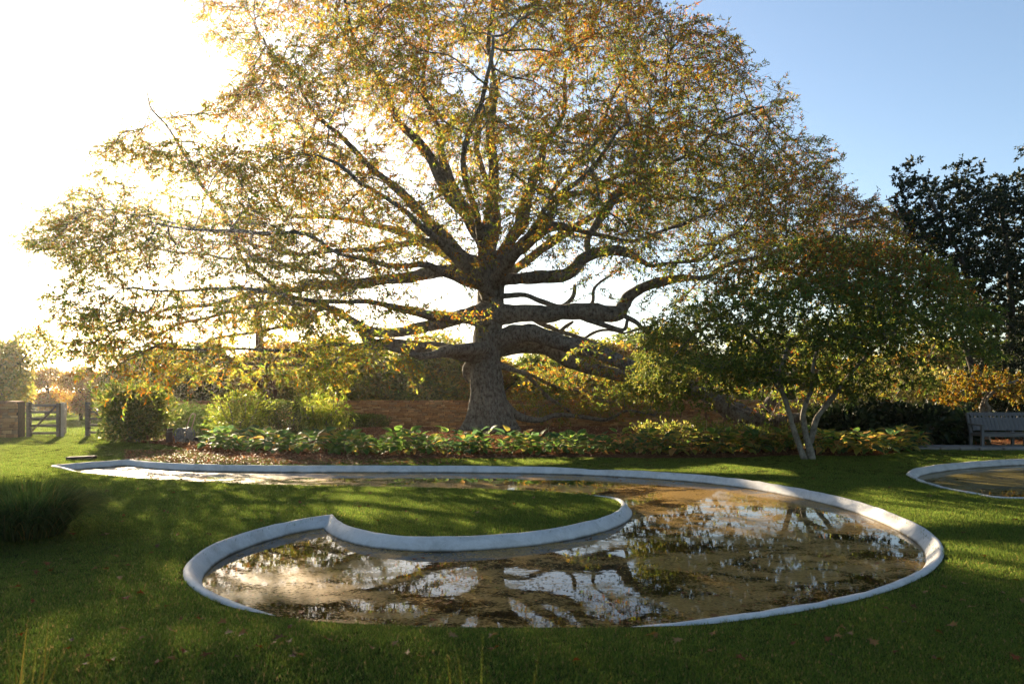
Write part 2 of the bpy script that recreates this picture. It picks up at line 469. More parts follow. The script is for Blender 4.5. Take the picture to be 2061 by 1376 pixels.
def concrete_mat():
    m, nt, out = new_mat('pond_concrete'); L = nt.links.new
    tc = nd(nt, 'ShaderNodeTexCoord')
    n1 = nd(nt, 'ShaderNodeTexNoise', inp={'Scale': 3.0, 'Detail': 8.0, 'Roughness': 0.65})
    n2 = nd(nt, 'ShaderNodeTexNoise', inp={'Scale': 45.0, 'Detail': 5.0, 'Roughness': 0.7})
    sx = nd(nt, 'ShaderNodeSeparateXYZ')
    for n in (n1, n2): L(tc.outputs['Object'], n.inputs['Vector'])
    L(tc.outputs['Object'], sx.inputs[0])
    r1 = ramp(nt, n1.outputs[0], [(0.3, (0.46, 0.455, 0.435)), (0.55, (0.57, 0.56, 0.54)), (0.75, (0.65, 0.64, 0.61))])
    r2 = ramp(nt, n2.outputs[0], [(0.3, (0.9, 0.9, 0.9)), (0.7, (1.05, 1.05, 1.05))])
    mx = nd(nt, 'ShaderNodeMixRGB', blend_type='MULTIPLY', inp={0: 1.0}); L(r1.outputs[0], mx.inputs[1]); L(r2.outputs[0], mx.inputs[2])
    # rain streaks and lichen stains
    n4 = nd(nt, 'ShaderNodeTexNoise', inp={'Scale': 2.6, 'Detail': 9.0, 'Roughness': 0.75, 'Distortion': 1.2}); L(tc.outputs['Object'], n4.inputs['Vector'])
    r4 = ramp(nt, n4.outputs[0], [(0.40, (0.62, 0.60, 0.55)), (0.52, (1, 1, 1)), (0.66, (0.9, 0.88, 0.82))])
    m4 = nd(nt, 'ShaderNodeMixRGB', blend_type='MULTIPLY', inp={0: 0.45}); L(mx.outputs[0], m4.inputs[1]); L(r4.outputs[0], m4.inputs[2]); mx = m4
    # wet, weedy waterline
    ma = nd(nt, 'ShaderNodeMath', operation='MULTIPLY_ADD', inp={1: 0.035, 2: -0.0175}); L(n1.outputs[0], ma.inputs[0])
    ad = nd(nt, 'ShaderNodeMath', operation='ADD'); L(sx.outputs[2], ad.inputs[0]); L(ma.outputs[0], ad.inputs[1])
    mr = nd(nt, 'ShaderNodeMapRange', inp={'From Min': -0.105, 'From Max': -0.078, 'To Min': 1.0, 'To Max': 0.0}); L(ad.outputs[0], mr.inputs[0])
    m2 = nd(nt, 'ShaderNodeMixRGB'); m2.inputs[2].default_value = (0.07, 0.06, 0.04, 1)
    L(mr.outputs[0], m2.inputs[0]); L(mx.outputs[0], m2.inputs[1])
    p = nd(nt, 'ShaderNodeBsdfPrincipled', inp={'Roughness': 0.75, 'Specular IOR Level': 0.35})
    b = nd(nt, 'ShaderNodeBump', inp={'Strength': 0.35, 'Distance': 0.01}); L(n2.outputs[0], b.inputs['Height'])
    L(m2.outputs[0], p.inputs['Base Color']); L(b.outputs[0], p.inputs['Normal']); L(p.outputs[0], out.inputs['Surface'])
    return m
M['concrete'] = concrete_mat()

def water_mat(name, scum_lo, seed, tone=(1, 1, 1)):
    m, nt, out = new_mat(name); L = nt.links.new
    tc = nd(nt, 'ShaderNodeTexCoord'); mp = nd(nt, 'ShaderNodeMapping')
    mp.inputs['Location'].default_value = (seed, seed * 2, 0)
    mp.inputs['Rotation'].default_value = (0, 0, R(-12)); mp.inputs['Scale'].default_value = (0.55, 1.0, 1.0)
    L(tc.outputs['Object'], mp.inputs[0])
    big = nd(nt, 'ShaderNodeTexNoise', inp={'Scale': 0.75, 'Detail': 4.0, 'Roughness': 0.55, 'Distortion': 0.8})
    mid = nd(nt, 'ShaderNodeTexNoise', inp={'Scale': 3.2, 'Detail': 9.0, 'Roughness': 0.72, 'Distortion': 0.6})
    fine = nd(nt, 'ShaderNodeTexNoise', inp={'Scale': 55.0, 'Detail': 3.0, 'Roughness': 0.7})
    for n in (big, mid, fine): L(mp.outputs[0], n.inputs['Vector'])
    s1 = nd(nt, 'ShaderNodeMath', operation='MULTIPLY_ADD', inp={1: 0.6}); L(big.outputs[0], s1.inputs[0])
    s2 = nd(nt, 'ShaderNodeMath', operation='MULTIPLY', inp={1: 0.7}); L(mid.outputs[0], s2.inputs[0]); L(s2.outputs[0], s1.inputs[2])
    s3 = nd(nt, 'ShaderNodeMath', operation='MULTIPLY_ADD', inp={1: 0.42}); L(fine.outputs[0], s3.inputs[0]); L(s1.outputs[0], s3.inputs[2])
    mask = nd(nt, 'ShaderNodeMapRange', inp={'From Min': scum_lo + 0.10, 'From Max': scum_lo + 0.17}); L(s3.outputs[0], mask.inputs[0])
    # clear dark water over a weedy floor
    wc = ramp(nt, mid.outputs[0], [(0.35, (0.012, 0.008, 0.003)), (0.6, (0.065, 0.036, 0.008))])
    wat = nd(nt, 'ShaderNodeBsdfPrincipled', inp={'Roughness': 0.015, 'IOR': 1.33, 'Specular IOR Level': 0.5})
    rip = nd(nt, 'ShaderNodeTexNoise', inp={'Scale': 5.0, 'Detail': 3.0, 'Roughness': 0.5}); L(tc.outputs['Object'], rip.inputs['Vector'])
    b1 = nd(nt, 'ShaderNodeBump', inp={'Strength': 0.025, 'Distance': 0.02}); L(rip.outputs[0], b1.inputs['Height'])
    L(wc.outputs[0], wat.inputs['Base Color']); L(b1.outputs[0], wat.inputs['Normal'])
    # wet floating algae film
    sc = ramp(nt, fine.outputs[0], [(0.25, (0.12, 0.07, 0.014)), (0.5, (0.36, 0.225, 0.055)), (0.75, (0.52, 0.34, 0.11))])
    tm = nd(nt, 'ShaderNodeMixRGB', blend_type='MULTIPLY', inp={0: 1.0}); tm.inputs[2].default_value = (*tone, 1); L(sc.outputs[0], tm.inputs[1]); sc = tm
    al = nd(nt, 'ShaderNodeBsdfPrincipled', inp={'Roughness': 0.5, 'Specular IOR Level': 0.12})
    b2 = nd(nt, 'ShaderNodeBump', inp={'Strength': 0.25, 'Distance': 0.01}); L(fine.outputs[0], b2.inputs['Height'])
    L(sc.outputs[0], al.inputs['Base Color']); L(b2.outputs[0], al.inputs['Normal'])
    k = nd(nt, 'ShaderNodeMath', operation='MULTIPLY', inp={1: 0.66}); L(mask.outputs[0], k.inputs[0])
    mx = nd(nt, 'ShaderNodeMixShader'); L(k.outputs[0], mx.inputs[0]); L(wat.outputs[0], mx.inputs[1]); L(al.outputs[0], mx.inputs[2])
    L(mx.outputs[0], out.inputs['Surface'])
    return m
M['water'] = water_mat('pond_water', 0.722, 0.0, (0.85, 0.82, 0.8))
M['water2'] = water_mat('pond_water_olive', 0.68, 5.0, (0.42, 0.55, 0.5))

WZ = -0.105
EDGE = [(-0.02, -0.25), (-0.02, 0.012), (0.0, 0.028), (0.032, 0.028), (0.130, -0.082), (0.138, -0.11), (0.138, -0.4)]
for i, P in enumerate(PONDS):
    rings = [np.c_[offset_ring(P, d), np.full(len(P), z)] for d, z in EDGE]
    # slightly uneven cast surface
    V = np.vstack(rings); V[:, 2] += (vnoise(V, 6.0, 8) - 0.5) * 0.016
    if i == 0:                          # the island's far rim and the near rim sit lower, buried in the turf
        ppx = CX + P[:, 0] * FPX / P[:, 1]; ppy = HY + CH * FPX / P[:, 1]
        sink = np.where((ppy > 944) & (ppy < 1004) & (ppx < 1215) & (ppx > 140), 0.035, 0.0) + np.where((ppy > 1240) & (ppx < 1250), 0.03, 0.0)
        for _ in range(6): sink = 0.25 * np.roll(sink, 1) + 0.5 * sink + 0.25 * np.roll(sink, -1)
        V[:, 2] -= np.tile(sink, len(EDGE)) * (V[:, 2] > -0.06)
    n = len(P); j = np.arange(n); j2 = (j + 1) % n
    F = np.vstack([np.stack([r * n + j, r * n + j2, (r + 1) * n + j2, (r + 1) * n + j], -1) for r in range(len(EDGE) - 1)])
    o = obj_np('pond_edging', V, F, M['concrete'], smooth=False)
    tag(o, ['pale sloped concrete kerb round the large comma-shaped pond', 'pale sloped concrete kerb round the small pond by the bench'][i], 'pond edging')
    inner = offset_ring(P, 0.115)
    w = build_sheet('pond_water', [], [(float(p[0]), float(p[1])) for p in inner[:1]], M['water' if i == 0 else 'water2'], lambda x, y: x * 0 + WZ, inner)
    tag(w, kind='structure')
# ------------------------------------------------------------------ foliage and branching tools
def unit(a): return a / (np.linalg.norm(a, axis=-1, keepdims=True) + 1e-9)

def leaf_quads(P, D, L, Wd, col, fold=0.18, flat=None):
    n = len(P)
    rnd = rng.normal(size=(n, 3))
    if flat is not None: rnd = rnd * (1 - flat) + np.array([0, 0, 1.0]) * flat * 3
    S = unit(np.cross(D, rnd)); N = np.cross(S, D)
    L = np.broadcast_to(L, (n,))[:, None]; Wd = np.broadcast_to(Wd, (n,))[:, None]
    mid = P + D * L * 0.45
    V = np.empty((n, 4, 3), np.float32)
    V[:, 0] = P; V[:, 1] = mid + S * Wd / 2 + N * Wd * fold
    V[:, 2] = P + D * L - N * L * 0.06; V[:, 3] = mid - S * Wd / 2 + N * Wd * fold
    b = np.arange(n)[:, None] * 4
    F = np.concatenate([b + [0, 1, 2], b + [0, 2, 3]], 0)
    return V.reshape(-1, 3), F, np.repeat(np.clip(col, 0, 1), 4, axis=0)

def sprig_leaves(B, D, L, k, droop=0.25, spread=0.8, down=0.35, t0=0.1):
    n = len(B)
    t = rng.uniform(t0, 1.0, (n, k))
    P = B[:, None] + D[:, None] * (L[:, None] * t)[..., None]
    P[..., 2] -= droop * (t ** 2) * L[:, None]
    Dl = D[:, None] * 0.55 + rng.normal(size=(n, k, 3)) * spread * 0.6
    Dl[..., 2] -= down
    return P.reshape(-1, 3), unit(Dl.reshape(-1, 3)), np.repeat(np.arange(n), k)

def twig_strips(B, D, L, droop, r=0.006):
    """thin three-sided twigs, two segments each"""
    n = len(B)
    rnd = rng.normal(size=(n, 3)); S = unit(np.cross(D, rnd)); N = np.cross(D, S)
    V = np.empty((n, 3, 3, 3), np.float32)
    for s, (t, rr) in enumerate(((0, 1.0), (0.5, 0.7), (1.0, 0.35))):
        c = B + D * (L * t)[:, None]; c[:, 2] -= droop * t * t * L
        for k in range(3):
            a = 2 * math.pi * k / 3
            V[:, s, k] = c + (S * math.cos(a) + N * math.sin(a)) * r * rr
    b = np.arange(n)[:, None] * 9
    F = []
    for s in range(2):
        for k in range(3):
            k2 = (k + 1) % 3
            F.append(b + [s * 3 + k, s * 3 + k2, s * 3 + 3 + k2, s * 3 + 3 + k])
    return V.reshape(-1, 3), np.concatenate(F, 0)

def colonize(seed_pts, seed_par, attr, step=0.4, infl=5.0, kill=0.7, iters=90, up=0.0, jit=0.12, maxch=3):
    P = [np.array(p, float) for p in seed_pts]; par = list(seed_par); nch = [0] * len(P)
    n0 = len(P)
    A = np.array(attr, float)
    bd = np.full(len(A), 1e9); bi = np.zeros(len(A), int)
    def upd(idx):
        nonlocal bd, bi
        Q = np.array([P[i] for i in idx])
        for c in range(0, len(Q), 400):
            d = ((A[:, None, :] - Q[None, c:c + 400]) ** 2).sum(-1)
            j = d.argmin(1); m = d[np.arange(len(A)), j]
            s = m < bd; bd[s] = m[s]; bi[s] = np.array(idx[c:c + 400])[j[s]]
    upd(list(range(n0)))
    for it in range(iters):
        keep = bd > kill * kill
        A = A[keep]; bd = bd[keep]; bi = bi[keep]
        if len(A) == 0: break
        act = bd < infl * infl
        if not act.any(): break
        ids, inv = np.unique(bi[act], return_inverse=True)
        dirs = unit(A[act] - np.array([P[i] for i in bi[act]]))
        S = np.zeros((len(ids), 3)); np.add.at(S, inv, dirs)
        S = unit(S) + rng.normal(0, jit, S.shape); S[:, 2] += up
        S = unit(S)
        new = []
        for i, d in zip(ids, S):
            if nch[i] >= maxch: continue
            if i >= n0 and par[i] >= 0:            # keep growing outward
                g = P[i] - P[par[i]]; g = g / (np.linalg.norm(g) + 1e-9)
                d = d + 0.45 * g; d /= np.linalg.norm(d) + 1e-9
            P.append(P[i] + d * step); par.append(int(i)); nch.append(0); nch[i] += 1
            new.append(len(P) - 1)
        if not new: break
        upd(new)
        # drop attractors whose nearest node is exhausted
    return np.array(P), np.array(par), n0

def chains(P, par, n0, tip_r=0.008, power=2.35):
    """radii by the pipe model, then chains from heaviest child to heaviest child"""
    n = len(P); w = np.zeros(n); kids = [[] for _ in range(n)]
    for i in range(n - 1, n0 - 1, -1):
        if not kids[i]: w[i] = tip_r ** power
        kids[par[i]].append(i); w[par[i]] += w[i]
    rad = w ** (1 / power)
    out = []
    stack = [(i, k) for i in range(n0) for k in kids[i]]
    while stack:
        i, k = stack.pop()
        ch = [i, k]
        while kids[k]:
            ks = sorted(kids[k], key=lambda a: -w[a])
            for o in ks[1:]: stack.append((k, o))
            k = ks[0]; ch.append(k)
        out.append(ch)
    return rad, kids, out

def add_chains(tb, P, rad, chs, n0, limb_r=None, rmin=0.0):
    for ch in chs:
        Q = P[ch].copy(); r = rad[ch].copy()
        if limb_r is not None and ch[0] < n0:
            r = np.minimum(r, max(limb_r[ch[0]] * 0.75, 0.02))
        r[0] = r[1] if len(r) > 1 else r[0]
        if len(Q) > 3:
            Q[1:-1] = 0.25 * Q[:-2] + 0.5 * Q[1:-1] + 0.25 * Q[2:]
        tb.add(Q, np.maximum(r, rmin), 8 if r[0] > 0.10 else (5 if r[0] > 0.03 else 3))

def jitter_col(base, n, v=0.25, h=0.12):
    c = np.array(base)[None] * np.exp(rng.normal(0, v, (n, 1))) * np.exp(rng.normal(0, h, (n, 3)))
    return np.clip(c, 0.004, 0.8)

def mix_palette(pal, wts, n):
    """pal (k,3), wts (n,k)"""
    w = np.cumsum(wts / wts.sum(1, keepdims=True), axis=1)
    k = (rng.random((n, 1)) > w).sum(1)
    k = np.minimum(k, len(pal) - 1)
    c = np.array(pal)[k] * np.exp(rng.normal(0, 0.22, (n, 1))) * np.exp(rng.normal(0, 0.08, (n, 3)))
    return np.clip(c, 0.004, 0.8)

# ------------------------------------------------------------------ the great oak
OY = 26.5
SC = OY / FPX
oak = empty('oak_tree', (OAK[0], OAK[1], 0.0))
tag(oak, 'huge spreading oak with orange and green autumn leaves and thick horizontal limbs', 'tree')
def oloc(P):                            # world -> oak-local
    return np.asarray(P) - np.array([OAK[0], OAK[1], 0.0])
# trunk: fluted and flared
trunk_axis = [(988, 885), (987, 868), (985, 840), (982, 800), (979, 760), (978, 720), (980, 680), (985, 640), (988, 600), (989, 565), (986, 530), (982, 505)]
trunk_r = [62, 51, 42, 35.5, 32, 30, 29, 29, 27.5, 26.5, 25, 20]
A = catmull(np.array([[*W(x, y, OY), r * SC] for (x, y), r in zip(trunk_axis, trunk_r)]), 14)
ns = 150
ang = np.linspace(0, 2 * np.pi, ns, endpoint=False)
Vt = []
for p in A:
    h = max(p[2], 0.0)
    fl = np.exp(-h / 0.8)
    lob = 1 + fl * (0.26 * np.cos(5 * ang + 0.6) + 0.14 * np.cos(3 * ang + 2.0) + 0.10 * np.cos(9 * ang)) + 0.02 * np.cos(7 * ang + h) + 0.025 * np.cos(4 * ang - 0.7 * h)
    q = np.c_[p[0] + np.cos(ang) * p[3] * lob, p[1] + np.sin(ang) * p[3] * lob, np.full(ns, p[2])]
    rid = np.abs(vnoise(q * [1, 1, 0.16], 11.0, 2) - 0.5) * 2
    q[:, :2] += ((vnoise(q * [1, 1, 0.4], 4.0, 2) - 0.5) * 0.09 - (1 - rid) ** 3 * 0.045 + (vnoise(q * [1, 1, 0.5], 24.0, 5) - 0.5) * 0.022)[:, None] * np.c_[np.cos(ang), np.sin(ang)]
    Vt.append(q)
Vt = np.vstack(Vt)
i = np.arange(len(A) - 1)[:, None] * ns; kk = np.arange(ns)[None]; k2 = (kk + 1) % ns
obj_np('trunk', oloc(Vt), np.stack([i + kk, i + k2, i + ns + k2, i + ns + kk], -1).reshape(-1, 4), M['oak_bark'], oak, smooth=True)

# limbs as the photograph shows them: (px, py, depth, radius in px)
LIMBS = [
 # right, low pair reaching into the maple
 [(985, 690, 26.5, 22), (1030, 676, 26.1, 20), (1075, 672, 25.6, 17), (1130, 688, 25.0, 16), (1200, 708, 24.4, 15), (1280, 742, 23.8, 14), (1350, 765, 23.3, 13), (1410, 788, 23.0, 14), (1450, 815, 22.8, 15), (1490, 838, 22.6, 16), (1545, 846, 22.5, 14), (1620, 840, 22.5, 11), (1700, 836, 22.3, 8), (1790, 815, 22.0, 5)],
 [(985, 700, 26.8, 24), (1040, 694, 27.0, 19), (1100, 700, 27.2, 16), (1150, 728, 27.2, 14), (1220, 750, 27.1, 12), (1290, 764, 27.0, 11), (1370, 772, 26.8, 10), (1440, 785, 26.0, 10), (1490, 820, 25.0, 10), (1530, 836, 24.4, 10), (1558, 800, 24.0, 11), (1580, 770, 23.8, 9), (1640, 720, 23.5, 7), (1720, 660, 23.2, 5)],
 # right, thick level limb with the elbow
 [(985, 636, 26.4, 24), (1035, 632, 26.0, 18), (1100, 631, 25.6, 17), (1170, 628, 25.2, 17), (1240, 634, 25.0, 16), (1256, 614, 25.0, 13), (1264, 596, 25.0, 12), (1292, 580, 24.8, 11), (1335, 566, 24.5, 9), (1400, 556, 24.2, 8), (1480, 530, 24.0, 6), (1570, 505, 23.8, 5), (1660, 480, 23.6, 4)],
 [(1170, 636, 25.2, 9), (1205, 648, 25.0, 8), (1246, 662, 24.9, 6), (1263, 640, 24.9, 5)],
 [(1250, 632, 25.0, 8), (1285, 645, 25.2, 6), (1308, 662, 25.4, 5), (1322, 672, 25.4, 3)],
 [(1065, 640, 25.9, 7), (1100, 655, 26.2, 6), (1130, 667, 26.4, 6), (1180, 672, 26.7, 5), (1215, 690, 27.0, 3)],
 [(1130, 667, 26.4, 5), (1142, 652, 26.2, 5), (1150, 640, 25.9, 4)],
 [(1180, 672, 26.7, 4), (1200, 662, 27.2, 4), (1250, 672, 27.8, 3), (1310, 660, 28.5, 3)],
 # right, middle limb
 [(985, 565, 26.4, 20), (1025, 562, 26.0, 15), (1080, 558, 25.5, 13), (1130, 556, 25.1, 13), (1152, 544, 25.0, 12), (1175, 520, 24.9, 12), (1205, 507, 24.7, 11), (1250, 505, 24.5, 10), (1295, 525, 24.3, 8), (1330, 540, 24.0, 6), (1400, 520, 23.8, 5), (1480, 470, 23.5, 4)],
 [(1180, 516, 24.9, 9), (1184, 482, 25.0, 9), (1205, 445, 25.2, 9), (1222, 420, 25.3, 9), (1238, 395, 25.5, 9), (1275, 370, 25.7, 9), (1290, 345, 26.0, 7), (1304, 290, 26.2, 6), (1303, 235, 26.4, 5), (1330, 190, 26.6, 4), (1352, 120, 26.8, 3)],
 [(1275, 370, 25.7, 7), (1340, 330, 25.5, 6), (1400, 300, 25.2, 5), (1470, 250, 25, 4), (1530, 215, 25, 3)],
 [(1008, 596, 26.2, 8), (1050, 594, 26.0, 7), (1085, 604, 25.9, 7), (1120, 610, 25.8, 6.5), (1142, 594, 25.7, 6), (1150, 566, 25.6, 5)],
 [(1160, 622, 25.3, 5), (1190, 604, 25.5, 5), (1198, 575, 25.6, 4), (1240, 568, 25.8, 3)],
 # up right
 [(985, 545, 26.5, 22), (1020, 520, 26.3, 17), (1055, 490, 26.0, 14), (1082, 470, 25.8, 13), (1110, 456, 25.6, 10), (1160, 460, 25.2, 8), (1215, 475, 24.8, 7), (1290, 482, 24.4, 5), (1380, 450, 24, 4)],
 [(1082, 470, 25.8, 11), (1104, 436, 26.0, 11), (1118, 405, 26.3, 10), (1160, 385, 26.6, 8), (1210, 375, 27, 7), (1290, 330, 27.5, 5), (1360, 240, 28, 4)],
 [(1110, 420, 26.2, 8), (1116, 380, 26.6, 8), (1150, 330, 27.0, 7), (1190, 290, 27.5, 6), (1235, 210, 28, 4), (1290, 120, 28, 3)],
 [(988, 540, 26.7, 20), (1022, 492, 26.9, 14), (1048, 450, 27.2, 13), (1060, 400, 27.4, 11), (1082, 340, 27.6, 9), (1100, 280, 27.8, 8), (1132, 220, 28, 6), (1150, 140, 28, 5), (1190, 60, 28, 4), (1220, -30, 28, 3)],
 # leader
 [(982, 530, 26.5, 23), (978, 495, 26.5, 20), (984, 450, 26.6, 15), (992, 400, 26.7, 12), (995, 330, 26.8, 10), (985, 260, 26.8, 9), (996, 180, 26.8, 7), (980, 100, 26.8, 6), (990, 0, 26.8, 5), (985, -80, 26.8, 3)],
 # up left
 [(978, 505, 26.5, 18), (955, 462, 26.3, 17), (935, 425, 26.1, 15), (905, 395, 25.9, 13), (878, 340, 25.7, 11), (842, 285, 25.5, 9), (800, 235, 25.3, 8), (770, 160, 25.1, 6), (720, 90, 25, 5), (690, 0, 25, 4)],
 [(968, 480, 26.7, 16), (940, 430, 27.0, 13), (912, 380, 27.2, 11), (890, 320, 27.5, 9), (880, 250, 27.8, 8), (850, 170, 28, 6), (860, 80, 28, 5), (840, -20, 28, 4)],
 [(975, 530, 26.6, 18), (935, 518, 26.4, 14), (905, 490, 26.2, 12), (862, 445, 26.0, 10), (815, 395, 25.8, 9), (760, 345, 25.5, 8), (700, 290, 25.2, 7), (640, 225, 25, 5), (580, 160, 25, 4), (520, 80, 25, 3)],
 [(905, 490, 26.2, 9), (850, 490, 26.0, 9), (800, 497, 25.6, 8), (740, 505, 25.2, 7), (660, 512, 24.8, 6), (570, 500, 24.5, 5), (470, 470, 24.2, 4), (360, 440, 24, 3), (240, 430, 24, 3)],
 # left middle
 [(980, 555, 26.4, 20), (935, 543, 26.0, 14), (880, 546, 25.6, 13), (830, 556, 25.3, 12), (780, 562, 25.0, 10), (720, 570, 24.7, 10), (650, 574, 24.5, 9), (560, 582, 24.2, 8), (490, 596, 24.0, 7), (420, 614, 23.8, 6), (330, 640, 23.6, 4), (220, 660, 23.5, 3)],
 [(560, 582, 24.2, 6), (520, 560, 24.4, 6), (488, 520, 24.6, 6), (470, 460, 24.8, 5), (420, 390, 25, 5), (370, 310, 25, 4), (310, 220, 25, 2.5), (285, 160, 25, 1.5)],
 [(700, 572, 24.7, 6), (640, 545, 25.2, 6), (560, 530, 25.8, 5), (440, 520, 26.2, 4), (300, 500, 26.5, 3), (180, 500, 26.5, 2)],
 # left low
 [(982, 622, 26.3, 22), (948, 632, 25.8, 15), (905, 645, 25.4, 13), (860, 655, 25.1, 12), (800, 668, 24.8, 10), (740, 664, 24.6, 9), (680, 632, 24.4, 8), (610, 606, 24.2, 7), (520, 610, 24, 5), (410, 650, 24, 4), (300, 690, 24, 3)],
 [(975, 715, 26.3, 24), (935, 708, 25.8, 17), (890, 702, 25.3, 14), (840, 700, 24.8, 13), (785, 694, 24.4, 12), (745, 690, 24.2, 11), (727, 664, 24.2, 9), (700, 640, 24.2, 8), (660, 622, 24.2, 7), (590, 640, 24, 5), (490, 670, 24, 4), (380, 720, 23.8, 3)],
 [(790, 697, 24.4, 8), (730, 704, 24.0, 7), (670, 716, 23.6, 6), (620, 728, 23.2, 5), (540, 735, 22.8, 4), (450, 748, 22.5, 3)],
 # low limbs reaching towards the viewer on the left
 [(980, 645, 26.2, 16), (930, 640, 24.6, 12), (850, 632, 22.8, 9), (740, 606, 21.2, 7), (620, 612, 20.2, 6), (500, 588, 19.6, 5), (370, 600, 19.2, 4), (240, 585, 19.0, 3)],
 [(978, 700, 26.0, 14), (920, 702, 24.2, 11), (830, 715, 22.4, 8), (720, 700, 21.0, 6), (600, 712, 20.2, 5), (470, 700, 19.8, 4), (330, 715, 19.5, 3)],
 [(982, 575, 26.0, 14), (930, 560, 24.2, 11), (840, 530, 22.4, 8), (740, 520, 21.0, 6), (610, 480, 20.0, 5), (470, 470, 19.4, 4), (330, 455, 19.2, 3)],
 # drooping and ground limbs behind the trunk
 [(1000, 735, 26.8, 9), (1030, 742, 27.4, 7), (1075, 765, 28.2, 6), (1110, 800, 29.0, 5), (1150, 838, 29.6, 4)],
 [(1030, 742, 27.4, 6), (1090, 762, 28.5, 5), (1150, 785, 29.5, 4), (1230, 800, 30.2, 3)],
 [(1000, 800, 27.2, 10), (1040, 836, 27.8, 9), (1085, 846, 28.0, 8), (1120, 836, 28.2, 7), (1165, 842, 28.4, 6), (1215, 846, 28.4, 5), (1260, 828, 28.4, 4), (1320, 832, 28.4, 3)],
 [(948, 725, 26.7, 10), (938, 745, 26.9, 9), (944, 770, 27.0, 5)],
 # towards and away from the viewer
 [(985, 600, 26.2, 16), (960, 560, 24.8, 12), (900, 500, 23.2, 9), (820, 430, 21.8, 7), (720, 360, 20.8, 5), (640, 300, 20.2, 3)],
 [(990, 575, 26.2, 15), (1030, 520, 24.6, 11), (1100, 430, 22.8, 8), (1180, 340, 21.6, 6), (1260, 250, 20.8, 4)],
 [(985, 540, 26.2, 14), (960, 440, 24.5, 10), (940, 320, 22.8, 8), (980, 180, 21.8, 6), (1000, 60, 21.2, 4)],
 [(985, 570, 26.9, 15), (1040, 540, 28.8, 12), (1120, 480, 31.0, 9), (1200, 430, 33.0, 7), (1300, 380, 35.0, 5)],
 [(980, 560, 26.9, 15), (920, 530, 29.0, 12), (840, 480, 31.2, 9), (740, 450, 33.2, 7), (600, 430, 35.0, 5)],
 [(985, 530, 26.9, 14), (1000, 420, 28.8, 10), (960, 300, 31.0, 8), (990, 170, 33.0, 6)],
]
LTB_pts, LTB_par, LTB_r = [], [], []
limb_mesh_tri = 0
for ln in LIMBS:
    C = np.array([[*W(x, y, d), r * d / FPX] for x, y, d, r in ln])
    if ln[0][1] < 572:
        C[:2, 3] *= 0.72
    C[:, 3] *= np.where(np.array([q[3] for q in ln]) < 8.5, 0.72, 1.0)
    Q = catmull(C, 5)
    rr = Q[:, 3].copy()
    Q3 = Q[:, :3] + (np.stack([vnoise(Q[:, :3], 1.6, s) for s in (11, 12, 13)], -1) - 0.5) * np.minimum(rr, 0.12)[:, None] * 0.7 + (np.stack([vnoise(Q[:, :3], 0.75, s) for s in (14, 15, 16)], -1) - 0.5) * np.clip(0.16 - rr, 0, 0.16)[:, None] * 5.5
    nsd = 20 if rr[2] > 0.2 else (12 if rr[2] > 0.1 else 8)
    Vv, Ff = tube_arrays(Q3, rr, nsd)
    cen = np.repeat(Q3, nsd, axis=0)
    k = 1 + (vnoise(Vv, 4.5, 5) - 0.5) * 0.28 + (vnoise(Vv, 1.7, 6) - 0.5) * 0.24
    Vv = cen + (Vv - cen) * k[:, None]
    obj_np('limb', oloc(Vv), Ff, M['oak_bark'], oak, smooth=True)
    # seeds for the finer branching
    d = np.r_[0, np.cumsum(np.linalg.norm(np.diff(Q3, axis=0), axis=1))]
    ts = np.arange(min(1.6, d[-1] * 0.3), d[-1], 0.55)
    for t in ts:
        LTB_pts.append([np.interp(t, d, Q3[:, a]) for a in range(3)]); LTB_par.append(-1); LTB_r.append(np.interp(t, d, rr))
    LTB_pts.append(list(Q3[-1])); LTB_par.append(-1); LTB_r.append(rr[-1])

# crown volume: outline in the picture plane of the trunk, thick in depth
CROWN = [(430, -140), (372, -20), (405, 50), (440, 90), (500, 110), (470, 170), (430, 205), (380, 215), (275, 255), (185, 300), (170, 370), (95, 425), (50, 470), (60, 500), (160, 540), (100, 590), (95, 630), (150, 690), (180, 740), (300, 775),
         (420, 770), (560, 760), (680, 755), (800, 752), (880, 735), (930, 700), (1010, 705), (1060, 725), (1180, 745), (1300, 770), (1450, 780), (1700, 770), (1850, 700), (1960, 660), (1950, 590), (1900, 500), (1820, 440), (1760, 400), (1690, 385), (1675, 320), (1640, 270), (1600, 240), (1590, 180), (1500, 150), (1490, 75), (1420, 40), (1330, 0), (1250, -60), (1150, -150), (900, -210), (650, -190)]
NA = 19000
cand = np.c_[rng.uniform(40, 1970, NA * 16), rng.uniform(-210, 790, NA * 16)]
cand = cand[inpoly(cand[:, 0], cand[:, 1], CROWN)]
ed = edge_dist(cand[:, 0], cand[:, 1], CROWN)
s = np.sqrt(np.clip(ed / 330, 0, 1))
front = np.where(cand[:, 0] > 1300, 4.0, 7.0) * np.clip((cand[:, 1] + 500) / 900, 0.45, 1.0)
back = 9.5 * np.clip((cand[:, 1] + 500) / 900, 0.45, 1.0)
dep = 25.2 + np.where(rng.random(len(cand)) < 0.5, -front * rng.random(len(cand)) ** 0.8, back * rng.random(len(cand)) ** 0.8) * (0.12 + 0.88 * s)
Apts = np.stack([W(a, b, d) for (a, b), d in zip(cand, dep)])
# low rear of the crown cut away to let the sun in; its foliage moved nearer
low = (dep > 21.5) & (Apts[:, 2] < (dep - 11.0) * 0.385 + 0.3)
dep = np.where(low, rng.uniform(17.5, 21.5, len(dep)), dep)
Apts = np.stack([W(a, b, d) for (a, b), d in zip(cand, dep)])
wgt = np.ones(len(cand))
